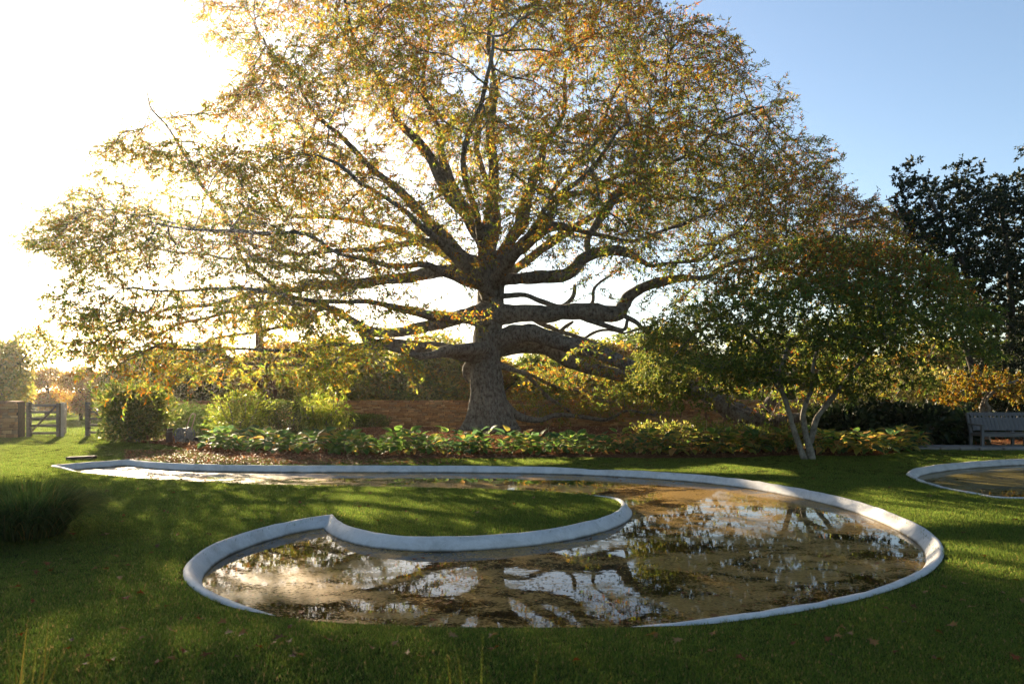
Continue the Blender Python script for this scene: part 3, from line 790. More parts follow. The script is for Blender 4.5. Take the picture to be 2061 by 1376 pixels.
# open heart of the tree round the trunk and over the level limbs
wgt *= 1 - 0.93 * np.exp(-(((cand[:, 0] - 1090) / 210) ** 4 + ((cand[:, 1] - 625) / 115) ** 4))
wgt *= 1 - 0.75 * np.exp(-(((cand[:, 0] - 1010) / 190) ** 2 + ((cand[:, 1] - 490) / 110) ** 2))
wgt *= 1 - 0.45 * np.exp(-(((cand[:, 0] - 300) / 260) ** 2 + ((cand[:, 1] - 650) / 60) ** 2))
lay = vnoise(Apts * [0.28, 0.28, 1.2], 1.0, 21) * 0.7 + vnoise(Apts, 0.4, 22) * 0.3
wgt *= np.clip((lay - 0.44) / 0.09, 0.02, 1.0)
wgt *= np.clip(1.25 - ed / 420, 0.45, 1.0) * np.where(cand[:, 0] > 1150, 1.0, 0.85)
wgt = np.where((cand[:, 0] > 1250) & (cand[:, 1] < 520), np.minimum(1, wgt * 1.6 + 0.08), wgt)
wgt *= np.where(low & (rng.random(len(low)) < np.where(cand[:, 0] > 900, 0.96, 0.4)), 0.0, 1.0)
gapz = (Apts[:, 1] < 24.5) & (Apts[:, 0] > -5.0) & (Apts[:, 0] < 4.5) & (Apts[:, 2] < 1.3 + (Apts[:, 1] - 9.0) * 0.335)  # near gap shaped so that sun reaches the lawn
wgt = np.where(gapz, wgt * 0.10, wgt)
sel = rng.random(len(cand)) < wgt
Apts = Apts[sel]
if len(Apts) > NA: Apts = Apts[rng.permutation(len(Apts))[:NA]]
# drooping skirt behind the trunk, right
sk = np.c_[rng.uniform(1040, 1340, 500), rng.uniform(735, 845, 500)]
sk = sk[sk[:, 1] < 770 + (1 - (sk[:, 0] - 1040) / 300 * 0.2) * 75]
Apts = np.vstack([Apts, np.stack([W(a, b, rng.uniform(27.5, 31)) for a, b in sk])])
Apts = Apts[Apts[:, 2] > 0.5]
P, par, n0 = colonize(LTB_pts, LTB_par, Apts, step=0.30, infl=7.0, kill=0.37, iters=90, jit=0.30)
rad, kids, chs = chains(P, par, n0, 0.0095, 2.12)
tb = Tubes(); add_chains(tb, oloc(P), rad, chs, n0, LTB_r)
br = tb.obj('branches', M['oak_bark'], oak); br['kind'] = 'stuff'
# twigs with narrow leaves on every thin node
thin = np.where((np.arange(len(P)) >= n0) & (rad < 0.045))[0]
gdir = unit(P[thin] - P[par[thin]])
reps = 2
B = np.repeat(P[thin], reps, axis=0); D0 = np.repeat(gdir, reps, axis=0)
D = unit((D0 * 0.8 + rng.normal(0, 0.62, D0.shape)) * [1, 1, 0.55] + np.array([0, 0, -0.06]))
Lt = rng.uniform(0.35, 0.95, len(B))
tv, tf = twig_strips(B, D, Lt, 0.22, 0.0065)
# long pale bare twigs inside the crown
midn = np.where((np.arange(len(P)) >= n0) & (rad > 0.02))[0]
Bb = P[midn]; Db = unit(rng.normal(0, 1, Bb.shape) * [1, 1, 0.6] + [0, 0, -0.1]); Lb = rng.uniform(0.6, 1.5, len(Bb))
t2v, t2f = twig_strips(Bb, Db, Lb, 0.3, 0.008)
tw = obj_np('twigs', oloc(np.vstack([tv, t2v])), np.vstack([tf, t2f + len(tv)]), M['twig'], oak); tw['kind'] = 'stuff'
bpx = CX + B[:, 0] * FPX / B[:, 1]; bpy_ = HY - (B[:, 2] - CH) * FPX / B[:, 1]
bed_in = np.where(inpoly(bpx, bpy_, CROWN), edge_dist(bpx, bpy_, CROWN), 0)
keepB = rng.random(len(B)) < np.maximum(np.clip(1.15 - bed_in / 560, 0.5, 0.97), np.where(bpy_ < 430, 0.9, 0.0)) * np.clip(0.68 + 1.6 * (vnoise(B * [1, 1, 1.6], 0.8, 61) - 0.25), 0.35, 1.0)
LP, LD, own = sprig_leaves(B[keepB], D[keepB], Lt[keepB], 20, 0.22, 0.85, 0.30)
# colour zones: russet top and tips, yellow-green low, green where young
lpx = CX + LP[:, 0] * FPX / LP[:, 1]; lpy = HY - (LP[:, 2] - CH) * FPX / LP[:, 1]
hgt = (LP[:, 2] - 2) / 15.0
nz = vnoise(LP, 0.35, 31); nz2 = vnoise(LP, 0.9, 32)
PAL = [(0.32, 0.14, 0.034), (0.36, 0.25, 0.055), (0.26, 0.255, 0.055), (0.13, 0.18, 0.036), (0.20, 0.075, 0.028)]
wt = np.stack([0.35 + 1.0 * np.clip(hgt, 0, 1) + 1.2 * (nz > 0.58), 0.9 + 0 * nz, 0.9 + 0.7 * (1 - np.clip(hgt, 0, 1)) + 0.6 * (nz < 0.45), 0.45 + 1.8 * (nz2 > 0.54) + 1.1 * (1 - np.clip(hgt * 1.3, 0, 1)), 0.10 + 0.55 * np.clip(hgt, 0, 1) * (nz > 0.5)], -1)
dim_rgt = np.clip((lpx - 900) / 500, 0, 1)  # grows to the right, where less sun glow is painted in
wt[:, 3] += 1.5 * dim_rgt * (nz2 > 0.40); wt[:, 4] += 0.5 * dim_rgt; wt[:, 1] *= 1 - 0.6 * dim_rgt
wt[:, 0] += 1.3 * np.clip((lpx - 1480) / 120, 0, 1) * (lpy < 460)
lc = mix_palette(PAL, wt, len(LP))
lc *= (1 - 0.32 * dim_rgt)[:, None]  # darker right-hand tint stands in for weaker sun glow
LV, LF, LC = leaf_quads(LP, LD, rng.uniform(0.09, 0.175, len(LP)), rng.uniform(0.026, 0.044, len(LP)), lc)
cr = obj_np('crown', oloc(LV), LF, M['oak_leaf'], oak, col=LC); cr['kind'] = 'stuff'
print('OAK nodes', len(P), 'thin', len(thin), 'leaves', len(LP), 'chains', len(chs))
# ------------------------------------------------------------------ dry-stone walls
M['wall_core'] = noise_mat('wall_core', [(0.3, (0.03, 0.022, 0.015)), (0.7, (0.08, 0.06, 0.04))], 10, 0.95, 0.5)
def stone_mat():
    m, nt, out = new_mat('wall_stone'); L = nt.links.new
    oi = nd(nt, 'ShaderNodeObjectInfo'); tc = nd(nt, 'ShaderNodeTexCoord')
    at = nd(nt, 'ShaderNodeAttribute', attribute_name='tint')
    n1 = nd(nt, 'ShaderNodeTexNoise', inp={'Scale': 14.0, 'Detail': 6.0, 'Roughness': 0.7})
    L(tc.outputs['Object'], n1.inputs['Vector'])
    r2 = ramp(nt, n1.outputs[0], [(0.3, (0.6, 0.55, 0.5)), (0.7, (1.15, 1.15, 1.1))])
    mx = nd(nt, 'ShaderNodeMixRGB', blend_type='MULTIPLY', inp={0: 1.0}); L(at.outputs['Color'], mx.inputs[1]); L(r2.outputs[0], mx.inputs[2])
    p = nd(nt, 'ShaderNodeBsdfPrincipled', inp={'Roughness': 0.9, 'Specular IOR Level': 0.2})
    b = nd(nt, 'ShaderNodeBump', inp={'Strength': 0.6, 'Distance': 0.02}); L(n1.outputs[0], b.inputs['Height'])
    L(mx.outputs[0], p.inputs['Base Color']); L(b.outputs[0], p.inputs['Normal']); L(p.outputs[0], out.inputs['Surface'])
    return m
M['stone'] = stone_mat()
STONE_COL = [(0.52, 0.30, 0.14), (0.43, 0.24, 0.115), (0.58, 0.37, 0.19), (0.46, 0.30, 0.17), (0.34, 0.185, 0.09), (0.54, 0.28, 0.115)]
def stone_unit(rs):
    """rough block, 1 x 1 x 1"""
    v = []
    for z in (-0.5, 0.5):
        for x, y in ((-0.5, -0.5), (0.5, -0.5), (0.5, 0.5), (-0.5, 0.5)):
            v.append([x + rs.uniform(-.06, .06), y + rs.uniform(-.10, .10), z + rs.uniform(-.09, .09)])
    return np.array(v), [(0, 3, 2, 1), (4, 5, 6, 7), (0, 1, 5, 4), (1, 2, 6, 5), (2, 3, 7, 6), (3, 0, 4, 7)]
STONES = []
_rs = random.Random(5)
for k in range(18):
    v, f = stone_unit(_rs)
    me = bpy.data.meshes.new('stone'); me.from_pydata([tuple(p) for p in v], [], f)
    bm = bmesh.new(); bm.from_mesh(me)
    bmesh.ops.bevel(bm, geom=bm.edges[:], offset=0.06, segments=1, affect='EDGES'); bm.to_mesh(me); bm.free()
    a = me.color_attributes.new('tint', 'FLOAT_COLOR', 'POINT')
    c = np.array(STONE_COL[k % 6]) * _rs.uniform(0.8, 1.2)
    for d in a.data: d.color = (*c, 1)
    me.materials.append(M['stone']); me.update()
    STONES.append(me)
STONE_RAW = []
for me in STONES:
    co = np.array([v.co[:] for v in me.vertices]); STONE_RAW.append((co, [tuple(p.vertices) for p in me.polygons], np.array(me.color_attributes['tint'].data[0].color[:3])))

def stone_wall(name, label, path, height, thick, singles, view_side=-1, course=0.085):
    """path: list of (x,y); the face towards the viewer carries single stones"""
    path = np.array(path, float)
    root = empty(name, (path[0, 0], path[0, 1], 0)); tag(root, label, 'wall')
    org = Vector((path[0, 0], path[0, 1], 0))
    cells = []
    core = MB()
    for a, b in zip(path[:-1], path[1:]):
        d = b - a; L = np.hypot(*d); d /= L; nrm = np.array([d[1], -d[0]])
        ang = math.atan2(d[1], d[0])
        c = (a + b) / 2 - path[0]
        core.box((c[0], c[1], height / 2 - 0.12), (L + 0.02, thick - 0.10, height + 0.16), Matrix.Rotation(ang, 3, 'Z'))
        z = 0.0
        while z < height - 0.02:
            hh = min(course * random.uniform(0.75, 1.35), height - z + 0.01)
            if height - z - hh < 0.05: hh = height - z
            t = random.uniform(-0.15, 0)
            top = z + hh >= height - 0.005
            while t < L:
                w = random.uniform(0.14, 0.42) * (1.25 if top else 1.0)
                t0, t1 = max(t, 0), min(t + w, L)
                if t1 - t0 > 0.05:
                    cc = a + d * (t0 + t1) / 2
                    big = random.random() < 0.03 and not top
                    for side in ((0,) if top else (1, -1)):
                        out = random.uniform(-0.018, 0.02)
                        if top: p = cc; dep = thick + random.uniform(0, .05)
                        else: p = cc + nrm * side * (thick / 2 - 0.07 + out); dep = 0.16
                        cells.append((side if not top else 1, p - path[0], z + hh / 2, t1 - t0 - 0.008, dep, hh * (1.0 if not big else 1.6) - 0.006, ang))
                t += w
            z += hh
    core.build('core', M['wall_core'], root)
    vis = [c for c in cells if c[0] == 1]
    # those that show largest: nearest to the camera first
    vis.sort(key=lambda c: np.hypot(c[1][0] + path[0, 0], c[1][1] + path[0, 1]) / (c[3] * c[5]) ** 0.5 )
    single = vis[:singles]; rest = vis[singles:] + [c for c in cells if c[0] != 1]
    for (sd, p, z, w, dp, h, ang) in single:
        o = bpy.data.objects.new('stone', random.choice(STONES))
        o.location = (p[0], p[1], z); o.rotation_euler = (random.uniform(-.02, .02), random.uniform(-.02, .02), ang + random.uniform(-.03, .03)); o.scale = (w, dp, h)
        link(o, root)
    if rest:
        V, F3, C = [], [], []; nb = 0
        for (sd, p, z, w, dp, h, ang) in rest:
            co, fs, cl = random.choice(STONE_RAW)
            q = co * [w, dp, h]; ca, sa = math.cos(ang), math.sin(ang)
            q = np.c_[q[:, 0] * ca - q[:, 1] * sa + p[0], q[:, 0] * sa + q[:, 1] * ca + p[1], q[:, 2] + z]
            V.append(q); C.append(np.repeat(cl[None] * random.uniform(.85, 1.15), len(q), 0))
            for f in fs:
                for t in range(1, len(f) - 1): F3.append((nb + f[0], nb + f[t], nb + f[t + 1]))
            nb += len(q)
        o = obj_np('stonework', np.vstack(V), np.array(F3), M['stone'], root, col=np.vstack(C)); o['kind'] = 'stuff'
    return root

stone_wall('stone_wall', 'long low dry-stone wall running behind the oak and the shrubs',
           [(-14.3, 25.2), (-14.6, 29.3), (-10.0, 30.0), (0.0, 30.8), (10.0, 31.4), (19.0, 31.8)], 1.22, 0.45, 290)
stone_wall('stone_wall', 'short brown dry-stone wall between the clipped hedge and the wooden gate',
           [(-20.5, 23.6), (-17.25, 24.0)], 1.28, 0.50, 150, course=0.10)

# ------------------------------------------------------------------ gates
M['gate_wood'] = noise_mat('gate_wood', [(0.3, (0.10, 0.085, 0.07)), (0.7, (0.19, 0.165, 0.14))], 3, 0.85, 0.4, 30, stretch=(1, 6, 6))
M['gate_pale'] = noise_mat('gate_pale', [(0.3, (0.42, 0.40, 0.36)), (0.7, (0.6, 0.57, 0.52))], 3, 0.8, 0.3, 30)
def gate(name, label, loc, rz, width, mat, mirror=False, height=1.2):
    g = empty(name, loc, rz); tag(g, label, 'gate')
    st = []
    for x, w in ((0, 0.14), (width, 0.11)):
        mb = MB(); mb.box((x, 0, height / 2), (w, 0.11, height + (0.06 if x == 0 else 0.0))); st.append(mb.build('stile', mat, g, bevel=0.008))
    for k, z in enumerate((0.14, 0.40, 0.64, 0.88, 1.12)):
        mb = MB(); mb.box((width / 2, 0, z), (width - 0.13, 0.05, 0.085 if k < 4 else 0.10)); mb.build('rail', mat, g, bevel=0.005)
    a, b = ((0.07, 0.045, 0.16), (width - 0.06, 0.045, 1.10)) if not mirror else ((width - 0.06, 0.045, 0.16), (0.07, 0.045, 1.10))
    a = (a[0], -0.045, a[2]); b = (b[0], -0.045, b[2])
    mb = MB(); mb.bar(a, b, 0.09, 0.035, up=(0, 1, 0)); mb.build('brace', mat, g, bevel=0.004)
    for z in (0.3, 0.98):
        mb = MB(); mb.tube([(0.02, -0.07, z), (0.25, -0.07, z)], 0.012, 6); mb.build('hinge', M['dark_metal'], st[0])
    return g
M['dark_metal'] = noise_mat('dark_metal', [(0.3, (0.02, 0.02, 0.02)), (0.7, (0.05, 0.045, 0.04))], 20, 0.5, 0.2)
gate('wooden_gate', 'grey five-bar wooden gate leaf beside the stone wall end, closed', (-17.05, 24.1, 0), R(2), 1.02, M['gate_wood'])
gate('wooden_gate', 'grey five-bar wooden gate leaf half hidden behind the big round shrub', (-15.22, 24.5, 0), R(2), 1.0, M['gate_wood'], True)
gate('wooden_gate', 'pale weathered gate leaf standing open and sunlit beyond the grey one', (-15.98, 24.25, 0), R(119), 0.95, M['gate_pale'])

# field fence posts far beyond the gate
ff = empty('field_fence', (-34, 46, 0)); tag(ff, 'thin pale post-and-wire fence across the field beyond the gate', 'fence')
for k in range(22):
    mb = MB(); mb.tube([(k * 0.9, 0, 0), (k * 0.9, 0, 1.25)], 0.035, 6); mb.build('post', M['gate_pale'], ff)
for z in (0.5, 0.85, 1.15):
    mb = MB(); mb.tube([(0, 0.04, z), (19, 0.04, z)], 0.008, 4); mb.build('wire', M['gate_pale'], ff)

# ------------------------------------------------------------------ bench
M['teak'] = noise_mat('weathered_teak', [(0.25, (0.085, 0.085, 0.09)), (0.5, (0.14, 0.14, 0.145)), (0.8, (0.2, 0.195, 0.19))], 2.5, 0.8, 0.4, 24, stretch=(14, 14, 1.2))
M['teak_h'] = noise_mat('weathered_teak_rail', [(0.25, (0.09, 0.088, 0.088)), (0.5, (0.15, 0.147, 0.145)), (0.8, (0.21, 0.2, 0.19))], 2.5, 0.8, 0.4, 24, stretch=(1.2, 14, 14))
bn = empty('garden_bench', (13.15, 19.15, 0.03), R(-3)); tag(bn, 'long weathered grey wooden bench with a slatted back pierced by holes', 'bench')
BL = 2.4
def bpart(name, c, s, mat='teak_h', rot=None, bev=0.006):
    mb = MB(); mb.box(c, s, rot); return mb.build(name, M[mat], bn, bevel=bev)
for x in (0.04, BL / 2, BL - 0.04):
    bpart('leg', (x, 0.0, 0.30 if x != BL / 2 else 0.2), (0.075, 0.075, 0.60 if x != BL / 2 else 0.4), 'teak')
    mb = MB(); mb.bar((x, 0.52, 0.0), (x, 0.52, 0.42), 0.07, 0.075, up=(0, 1, 0)); mb.bar((x, 0.52, 0.41), (x, 0.70, 0.93), 0.06, 0.075, up=(0, 1, 0)); mb.build('leg', M['teak'], bn, bevel=0.005)
for x in (0.04, BL - 0.04):
    mb = MB(); mb.bar((x, -0.06, 0.63), (x, 0.60, 0.645), 0.035, 0.10, up=(0, 0, 1)); mb.build('armrest', M['teak_h'], bn, bevel=0.006)
    bpart('side_rail', (x, 0.27, 0.36), (0.045, 0.46, 0.08), 'teak')
bpart('seat_rail', (BL / 2, 0.0, 0.355), (BL - 0.16, 0.04, 0.10))
for k in range(6):
    bpart('seat_slat', (BL / 2, 0.05 + k * 0.082, 0.425 - 0.006 * k), (BL - 0.10, 0.068, 0.022))
tilt = math.atan2(0.18, 0.52); Mt = Matrix.Rotation(-tilt, 3, 'X')
def bk(x, u, o=0.0): return Vector((x, 0.50 + u * math.sin(tilt) - o * math.cos(tilt), 0.42 + u * math.cos(tilt) + o * math.sin(tilt)))
bpart('top_rail', bk(BL / 2, 0.555), (BL - 0.02, 0.05, 0.055), 'teak_h', Mt)
bpart('back_rail', bk(BL / 2, 0.07), (BL - 0.16, 0.035, 0.06), 'teak_h', Mt)
nsl = 21; sw = (BL - 0.16) / nsl
prof = [(-0.5, 0), (0.5, 0), (0.5, 0.385)]
for t in np.linspace(-90, 90, 7): prof.append((0.5 - 0.030 / sw * math.cos(R(t)), 0.415 + 0.030 * math.sin(R(t))))
prof += [(0.5, 0.445), (0.5, 0.50), (-0.5, 0.50), (-0.5, 0.445)]
for t in np.linspace(90, -90, 7): prof.append((-0.5 + 0.030 / sw * math.cos(R(t)), 0.415 + 0.030 * math.sin(R(t))))
prof += [(-0.5, 0.385)]
sv = [(x * (sw - 0.007), 0.0, z) for x, z in prof] + [(x * (sw - 0.007), 0.02, z) for x, z in prof]
n = len(prof)
sf = [tuple(range(n)), tuple(range(2 * n - 1, n - 1, -1))] + [(k, k + n, (k + 1) % n + n, (k + 1) % n) for k in range(n)]
sme = bpy.data.meshes.new('back_slat'); sme.from_pydata(sv, [], sf); sme.materials.append(M['teak']); sme.update()
bmx = bmesh.new(); bmx.from_mesh(sme); bmesh.ops.recalc_face_normals(bmx, faces=bmx.faces); bmx.to_mesh(sme); bmx.free()
for k in range(nsl):
    o = bpy.data.objects.new('back_slat', sme); o.location = bk(0.08 + sw * (k + 0.5), 0.035, 0.035); o.rotation_euler = (-tilt, 0, 0); link(o, bn)

# ------------------------------------------------------------------ small garden things
M['bollard'] = noise_mat('bollard_brown', [(0.3, (0.045, 0.025, 0.018)), (0.7, (0.08, 0.045, 0.03))], 6, 0.6, 0.2)
x, y = G(341, 893)
bo = empty('path_light', (x, y, 0)); tag(bo, 'dark brown cylindrical bollard light beside the hose reel', 'bollard')
mb = MB(); mb.lathe([(0.095, -0.05), (0.095, 0.36), (0.09, 0.365)], 20); mb.build('post', M['bollard'], bo, True)
mb = MB(); mb.lathe([(0.075, 0.36), (0.075, 0.42)], 16); mb.build('lens', noise_mat('bollard_lens', [(0.3, (0.1, 0.09, 0.07)), (0.7, (0.16, 0.14, 0.1))], 5, 0.3, 0.05), bo, True)
mb = MB(); mb.lathe([(0.10, 0.42), (0.102, 0.46), (0.09, 0.48), (0.0, 0.485)], 20); mb.build('cap', M['bollard'], bo, True)

x, y = G(372, 893)
hc = empty('hose_reel', (x, y, 0.02), R(262)); hc.scale = (1.2, 1.2, 1.15); tag(hc, 'grey garden hose reel cart with a tan tubular handle', 'hose reel')
M['hose'] = noise_mat('hose_rubber', [(0.3, (0.09, 0.11, 0.14)), (0.7, (0.20, 0.23, 0.27))], 18, 0.5, 0.2)
M['reel'] = noise_mat('reel_plastic', [(0.3, (0.10, 0.11, 0.13)), (0.7, (0.17, 0.18, 0.2))], 10, 0.5, 0.1)
M['handle'] = noise_mat('handle_tube', [(0.3, (0.42, 0.32, 0.2)), (0.7, (0.55, 0.42, 0.27))], 10, 0.5, 0.1)
for s in (-0.17, 0.17):
    mb = MB()
    pts = [(s + (0.02 if k % 2 else 0), 0.17 * math.cos(2 * math.pi * k / 22), 0.24 + 0.17 * math.sin(2 * math.pi * k / 22)) for k in range(23)]
    mb.tube(pts, 0.016, 6, False)
    for k in range(5):
        a = 2 * math.pi * k / 5 + 0.3
        mb.bar((s, 0, 0.24), (s, 0.165 * math.cos(a), 0.24 + 0.165 * math.sin(a)), 0.04, 0.015, up=(1, 0, 0))
    mb.build('reel_side', M['reel'], hc, True)
mb = MB(); pts = []
for k in range(9 * 18):
    a = 2 * math.pi * k / 18; pts.append((-0.14 + 0.28 * k / 162, (0.125 + 0.008 * math.sin(k)) * math.cos(a), 0.24 + 0.125 * math.sin(a)))
mb.tube(pts, 0.017, 6); pts = []
for k in range(8 * 18):
    a = 2 * math.pi * k / 18; pts.append((0.13 - 0.26 * k / 144, 0.15 * math.cos(a), 0.24 + 0.15 * math.sin(a)))
mb.tube(pts, 0.017, 6); mb.build('hose', M['hose'], hc, True)
for s in (-0.2, 0.2):
    mb = MB(); mb.tube([(s, 0.14 * math.cos(2 * math.pi * k / 18), 0.09 + 0.085 * math.sin(2 * math.pi * k / 18) - 0.0) for k in range(19)] if False else [(s - 0.02, 0.16, 0.08), (s + 0.02, 0.16, 0.08)], 0.08, 16); mb.build('wheel', M['dark_metal'], hc, True)
mb = MB(); mb.tube(catmull([(-0.11, 0.05, 0.05), (-0.11, 0.12, 0.40), (-0.10, 0.22, 0.72), (-0.06, 0.24, 0.78), (0.06, 0.24, 0.78), (0.10, 0.22, 0.72), (0.11, 0.12, 0.40), (0.11, 0.05, 0.05)], 5), 0.014, 8); mb.build('handle', M['handle'], hc, True)
mb = MB(); mb.tube([(-0.2, -0.12, 0.0), (-0.2, -0.10, 0.2), (0.2, -0.10, 0.2), (0.2, -0.12, 0.0)], 0.014, 6); mb.tube([(-0.2, 0.16, 0.08), (0.2, 0.16, 0.08)], 0.012, 6); mb.build('frame', M['reel'], hc)

mb = MB(); mb.box((0, 0, 0.035), (0.62, 0.14, 0.07)); mb.box((-0.2, 0, -0.02), (0.05, 0.1, 0.05)); mb.box((0.2, 0, -0.02), (0.05, 0.1, 0.05))
pl = mb.build('timber_block', noise_mat('dark_timber', [(0.3, (0.02, 0.014, 0.01)), (0.7, (0.06, 0.04, 0.028))], 4, 0.8, 0.3), bevel=0.008)
x, y = G(164, 925); pl.location = (x, y, 0.015); pl.rotation_euler = (0, R(-2), R(10))
tag(pl, 'short dark timber lying on the lawn near the pond corner', 'timber')
# ------------------------------------------------------------------ generic trees and shrubs
def px_volume(outline, n, y0, dfront, dback, thick=120.0, layer=0.0, seed=0, cut=0.42):
    o = np.array(outline, float)
    c = np.c_[rng.uniform(o[:, 0].min(), o[:, 0].max(), n * 8), rng.uniform(o[:, 1].min(), o[:, 1].max(), n * 8)]
    c = c[inpoly(c[:, 0], c[:, 1], o)]
    s = np.sqrt(np.clip(edge_dist(c[:, 0], c[:, 1], o) / thick, 0, 1))
    u = rng.random(len(c)); sg = rng.random(len(c)) < dfront / (dfront + dback)
    d = y0 + np.where(sg, -dfront * u, dback * u) * (0.1 + 0.9 * s)
    A = np.c_[(c[:, 0] - CX) * d / FPX, d, CH - (c[:, 1] - HY) * d / FPX]
    if layer > 0:
        lay = vnoise(A * [0.5, 0.5, 2.0], 1.0 * layer, seed) * 0.7 + vnoise(A, 0.9 * layer, seed + 1) * 0.3
        A = A[rng.random(len(A)) < np.clip((lay - cut) / 0.12, 0.02, 1)]
    return A[rng.permutation(len(A))[:n]]

def grown_tree(root, org, stems, attr, bark, leafmat, colfun, step, kill, nleaf, lsize, reps=2, thin=0.02, twl=(0.2, 0.5), droop=0.1, spread=0.9, down=0.1, flat=None, tip=0.004, seed_from=0.4, twr=0.004):
    """stems: list of [(x,y,z,r)...] world; parts: stem (each), branches, crown"""
    org = np.array(org, float)
    sp, sr = [], []
    for st in stems:
        Q = catmull(np.array(st, float), 6)
        V, F = tube_arrays(Q[:, :3], Q[:, 3], 12)
        cen = np.repeat(Q[:, :3], 12, axis=0)
        V = cen + (V - cen) * (1 + (vnoise(V, 7.0, 3) - 0.5) * 0.35)[:, None]
        obj_np('trunk', V - org, F, bark, root, smooth=True)
        d = np.r_[0, np.cumsum(np.linalg.norm(np.diff(Q[:, :3], axis=0), axis=1))]
        for t in np.arange(d[-1] * seed_from, d[-1], step * 1.5):
            sp.append([np.interp(t, d, Q[:, a]) for a in range(3)]); sr.append(np.interp(t, d, Q[:, 3]))
        sp.append(list(Q[-1, :3])); sr.append(Q[-1, 3])
    P, par, n0 = colonize(sp, [-1] * len(sp), attr, step=step, infl=9.0, kill=kill, iters=70, jit=0.15)
    rad, kids, chs = chains(P, par, n0, tip, 2.2)
    tb = Tubes(); add_chains(tb, P - org, rad, chs, n0, sr)
    b = tb.obj('branches', bark, root); b['kind'] = 'stuff'
    th = np.where((np.arange(len(P)) >= n0) & (rad < thin))[0]
    g = unit(P[th] - P[par[th]])
    B = np.repeat(P[th], reps, axis=0); D0 = np.repeat(g, reps, axis=0)
    D = unit(D0 * 0.6 + rng.normal(0, 0.6, D0.shape))
    L = rng.uniform(*twl, len(B))
    k = max(1, int(nleaf / max(1, len(B))))
    LP, LD, own = sprig_leaves(B, D, L, k, droop, spread, down)
    V, F, C = leaf_quads(LP, LD, rng.uniform(lsize[0], lsize[1], len(LP)), rng.uniform(lsize[2], lsize[3], len(LP)), colfun(LP), flat=flat)
    c = obj_np('crown', V - org, F, leafmat, root, col=C); c['kind'] = 'stuff'
    return len(LP)

def S(pts): return [(*W(x, y, d), r * d / FPX) for x, y, d, r in pts]

# green Japanese maple
def SM(pts): return S([(x, y, d, r * 0.78) for x, y, d, r in pts])
mx, my = G(1630, 923)
mp_ = empty('maple_tree', (mx, my, 0)); tag(mp_, 'spreading dark green maple with several pale slender stems', 'tree')
MST = [SM([(1622, 932, my, 9), (1612, 905, my, 7.5), (1598, 865, my, 6.5), (1586, 822, my, 6), (1574, 788, my, 6), (1560, 745, my - .2, 5), (1525, 690, my - .4, 4), (1470, 630, my - .6, 3)]),
       SM([(1634, 932, my + .05, 12), (1630, 905, my + .05, 10), (1622, 872, my + .05, 8), (1616, 838, my + .05, 7), (1622, 812, my + .1, 6), (1634, 780, my + .3, 5), (1640, 720, my + .5, 4), (1670, 640, my + .8, 3)]),
       SM([(1632, 890, my + .05, 8), (1638, 862, my - .05, 7.5), (1646, 838, my - .1, 7), (1664, 815, my - .1, 6.5), (1690, 780, my - .2, 5), (1740, 720, my - .3, 4), (1810, 660, my - .4, 3)]),
       SM([(1574, 788, my, 5), (1560, 770, my + .3, 4), (1572, 740, my + .7, 4), (1590, 680, my + 1.2, 3)])]
MO = [(1255, 770), (1300, 700), (1295, 640), (1330, 590), (1410, 575), (1440, 540), (1530, 525), (1560, 490), (1650, 470), (1740, 478), (1790, 465), (1850, 510), (1920, 540), (1950, 590), (2010, 640), (2030, 700), (2010, 750), (1930, 745), (1880, 775), (1790, 770), (1720, 800), (1620, 775), (1520, 760), (1450, 800), (1370, 820), (1290, 815)]
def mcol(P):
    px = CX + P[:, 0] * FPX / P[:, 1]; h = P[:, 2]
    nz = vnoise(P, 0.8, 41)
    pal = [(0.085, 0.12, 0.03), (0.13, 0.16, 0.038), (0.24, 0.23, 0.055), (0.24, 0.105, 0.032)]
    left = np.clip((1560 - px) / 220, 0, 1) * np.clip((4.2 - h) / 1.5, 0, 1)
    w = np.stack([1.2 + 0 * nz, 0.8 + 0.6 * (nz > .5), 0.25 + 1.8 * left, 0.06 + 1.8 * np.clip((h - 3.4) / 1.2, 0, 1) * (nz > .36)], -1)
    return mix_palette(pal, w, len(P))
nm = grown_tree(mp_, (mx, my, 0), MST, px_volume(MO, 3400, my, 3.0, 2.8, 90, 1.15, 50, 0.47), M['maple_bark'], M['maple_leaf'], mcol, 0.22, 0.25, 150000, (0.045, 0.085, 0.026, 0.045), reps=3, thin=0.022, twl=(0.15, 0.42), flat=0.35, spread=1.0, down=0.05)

# tall dark evergreen on the right
ex, ey = (1995 - CX) * 25 / FPX, 25.0
ev = empty('evergreen_tree', (ex, ey, 0)); tag(ev, 'tall very dark evergreen tree with upright stems behind the bench', 'tree')
EST = [S([(1995, 880, ey, 9), (1990, 780, ey, 8), (1975, 680, ey, 7), (1960, 600, ey, 6), (1925, 500, ey - .3, 4), (1870, 400, ey - .5, 3)]),
       S([(2010, 880, ey, 9), (2025, 760, ey, 8), (2035, 640, ey, 7), (2030, 520, ey, 5), (2010, 400, ey, 3)]),
       S([(2030, 880, ey + .4, 9), (2070, 740, ey + .6, 8), (2100, 600, ey + .8, 6), (2110, 450, ey + .8, 4), (2090, 330, ey + .8, 3)]),
       S([(1985, 880, ey - .3, 6), (1965, 770, ey - .6, 6), (1940, 690, ey - .8, 5), (1900, 560, ey - 1, 3.5), (1850, 480, ey - 1, 2)])]
EO = [(1805, 372), (1832, 325), (1858, 365), (1885, 350), (1900, 370), (1925, 330), (1955, 320), (1975, 345), (2010, 325), (2040, 318), (2070, 290), (2130, 270), (2200, 300), (2260, 420), (2260, 800), (2100, 850), (1960, 830), (1930, 760), (1950, 680), (1940, 620), (1900, 560), (1850, 545), (1830, 490), (1812, 440)]
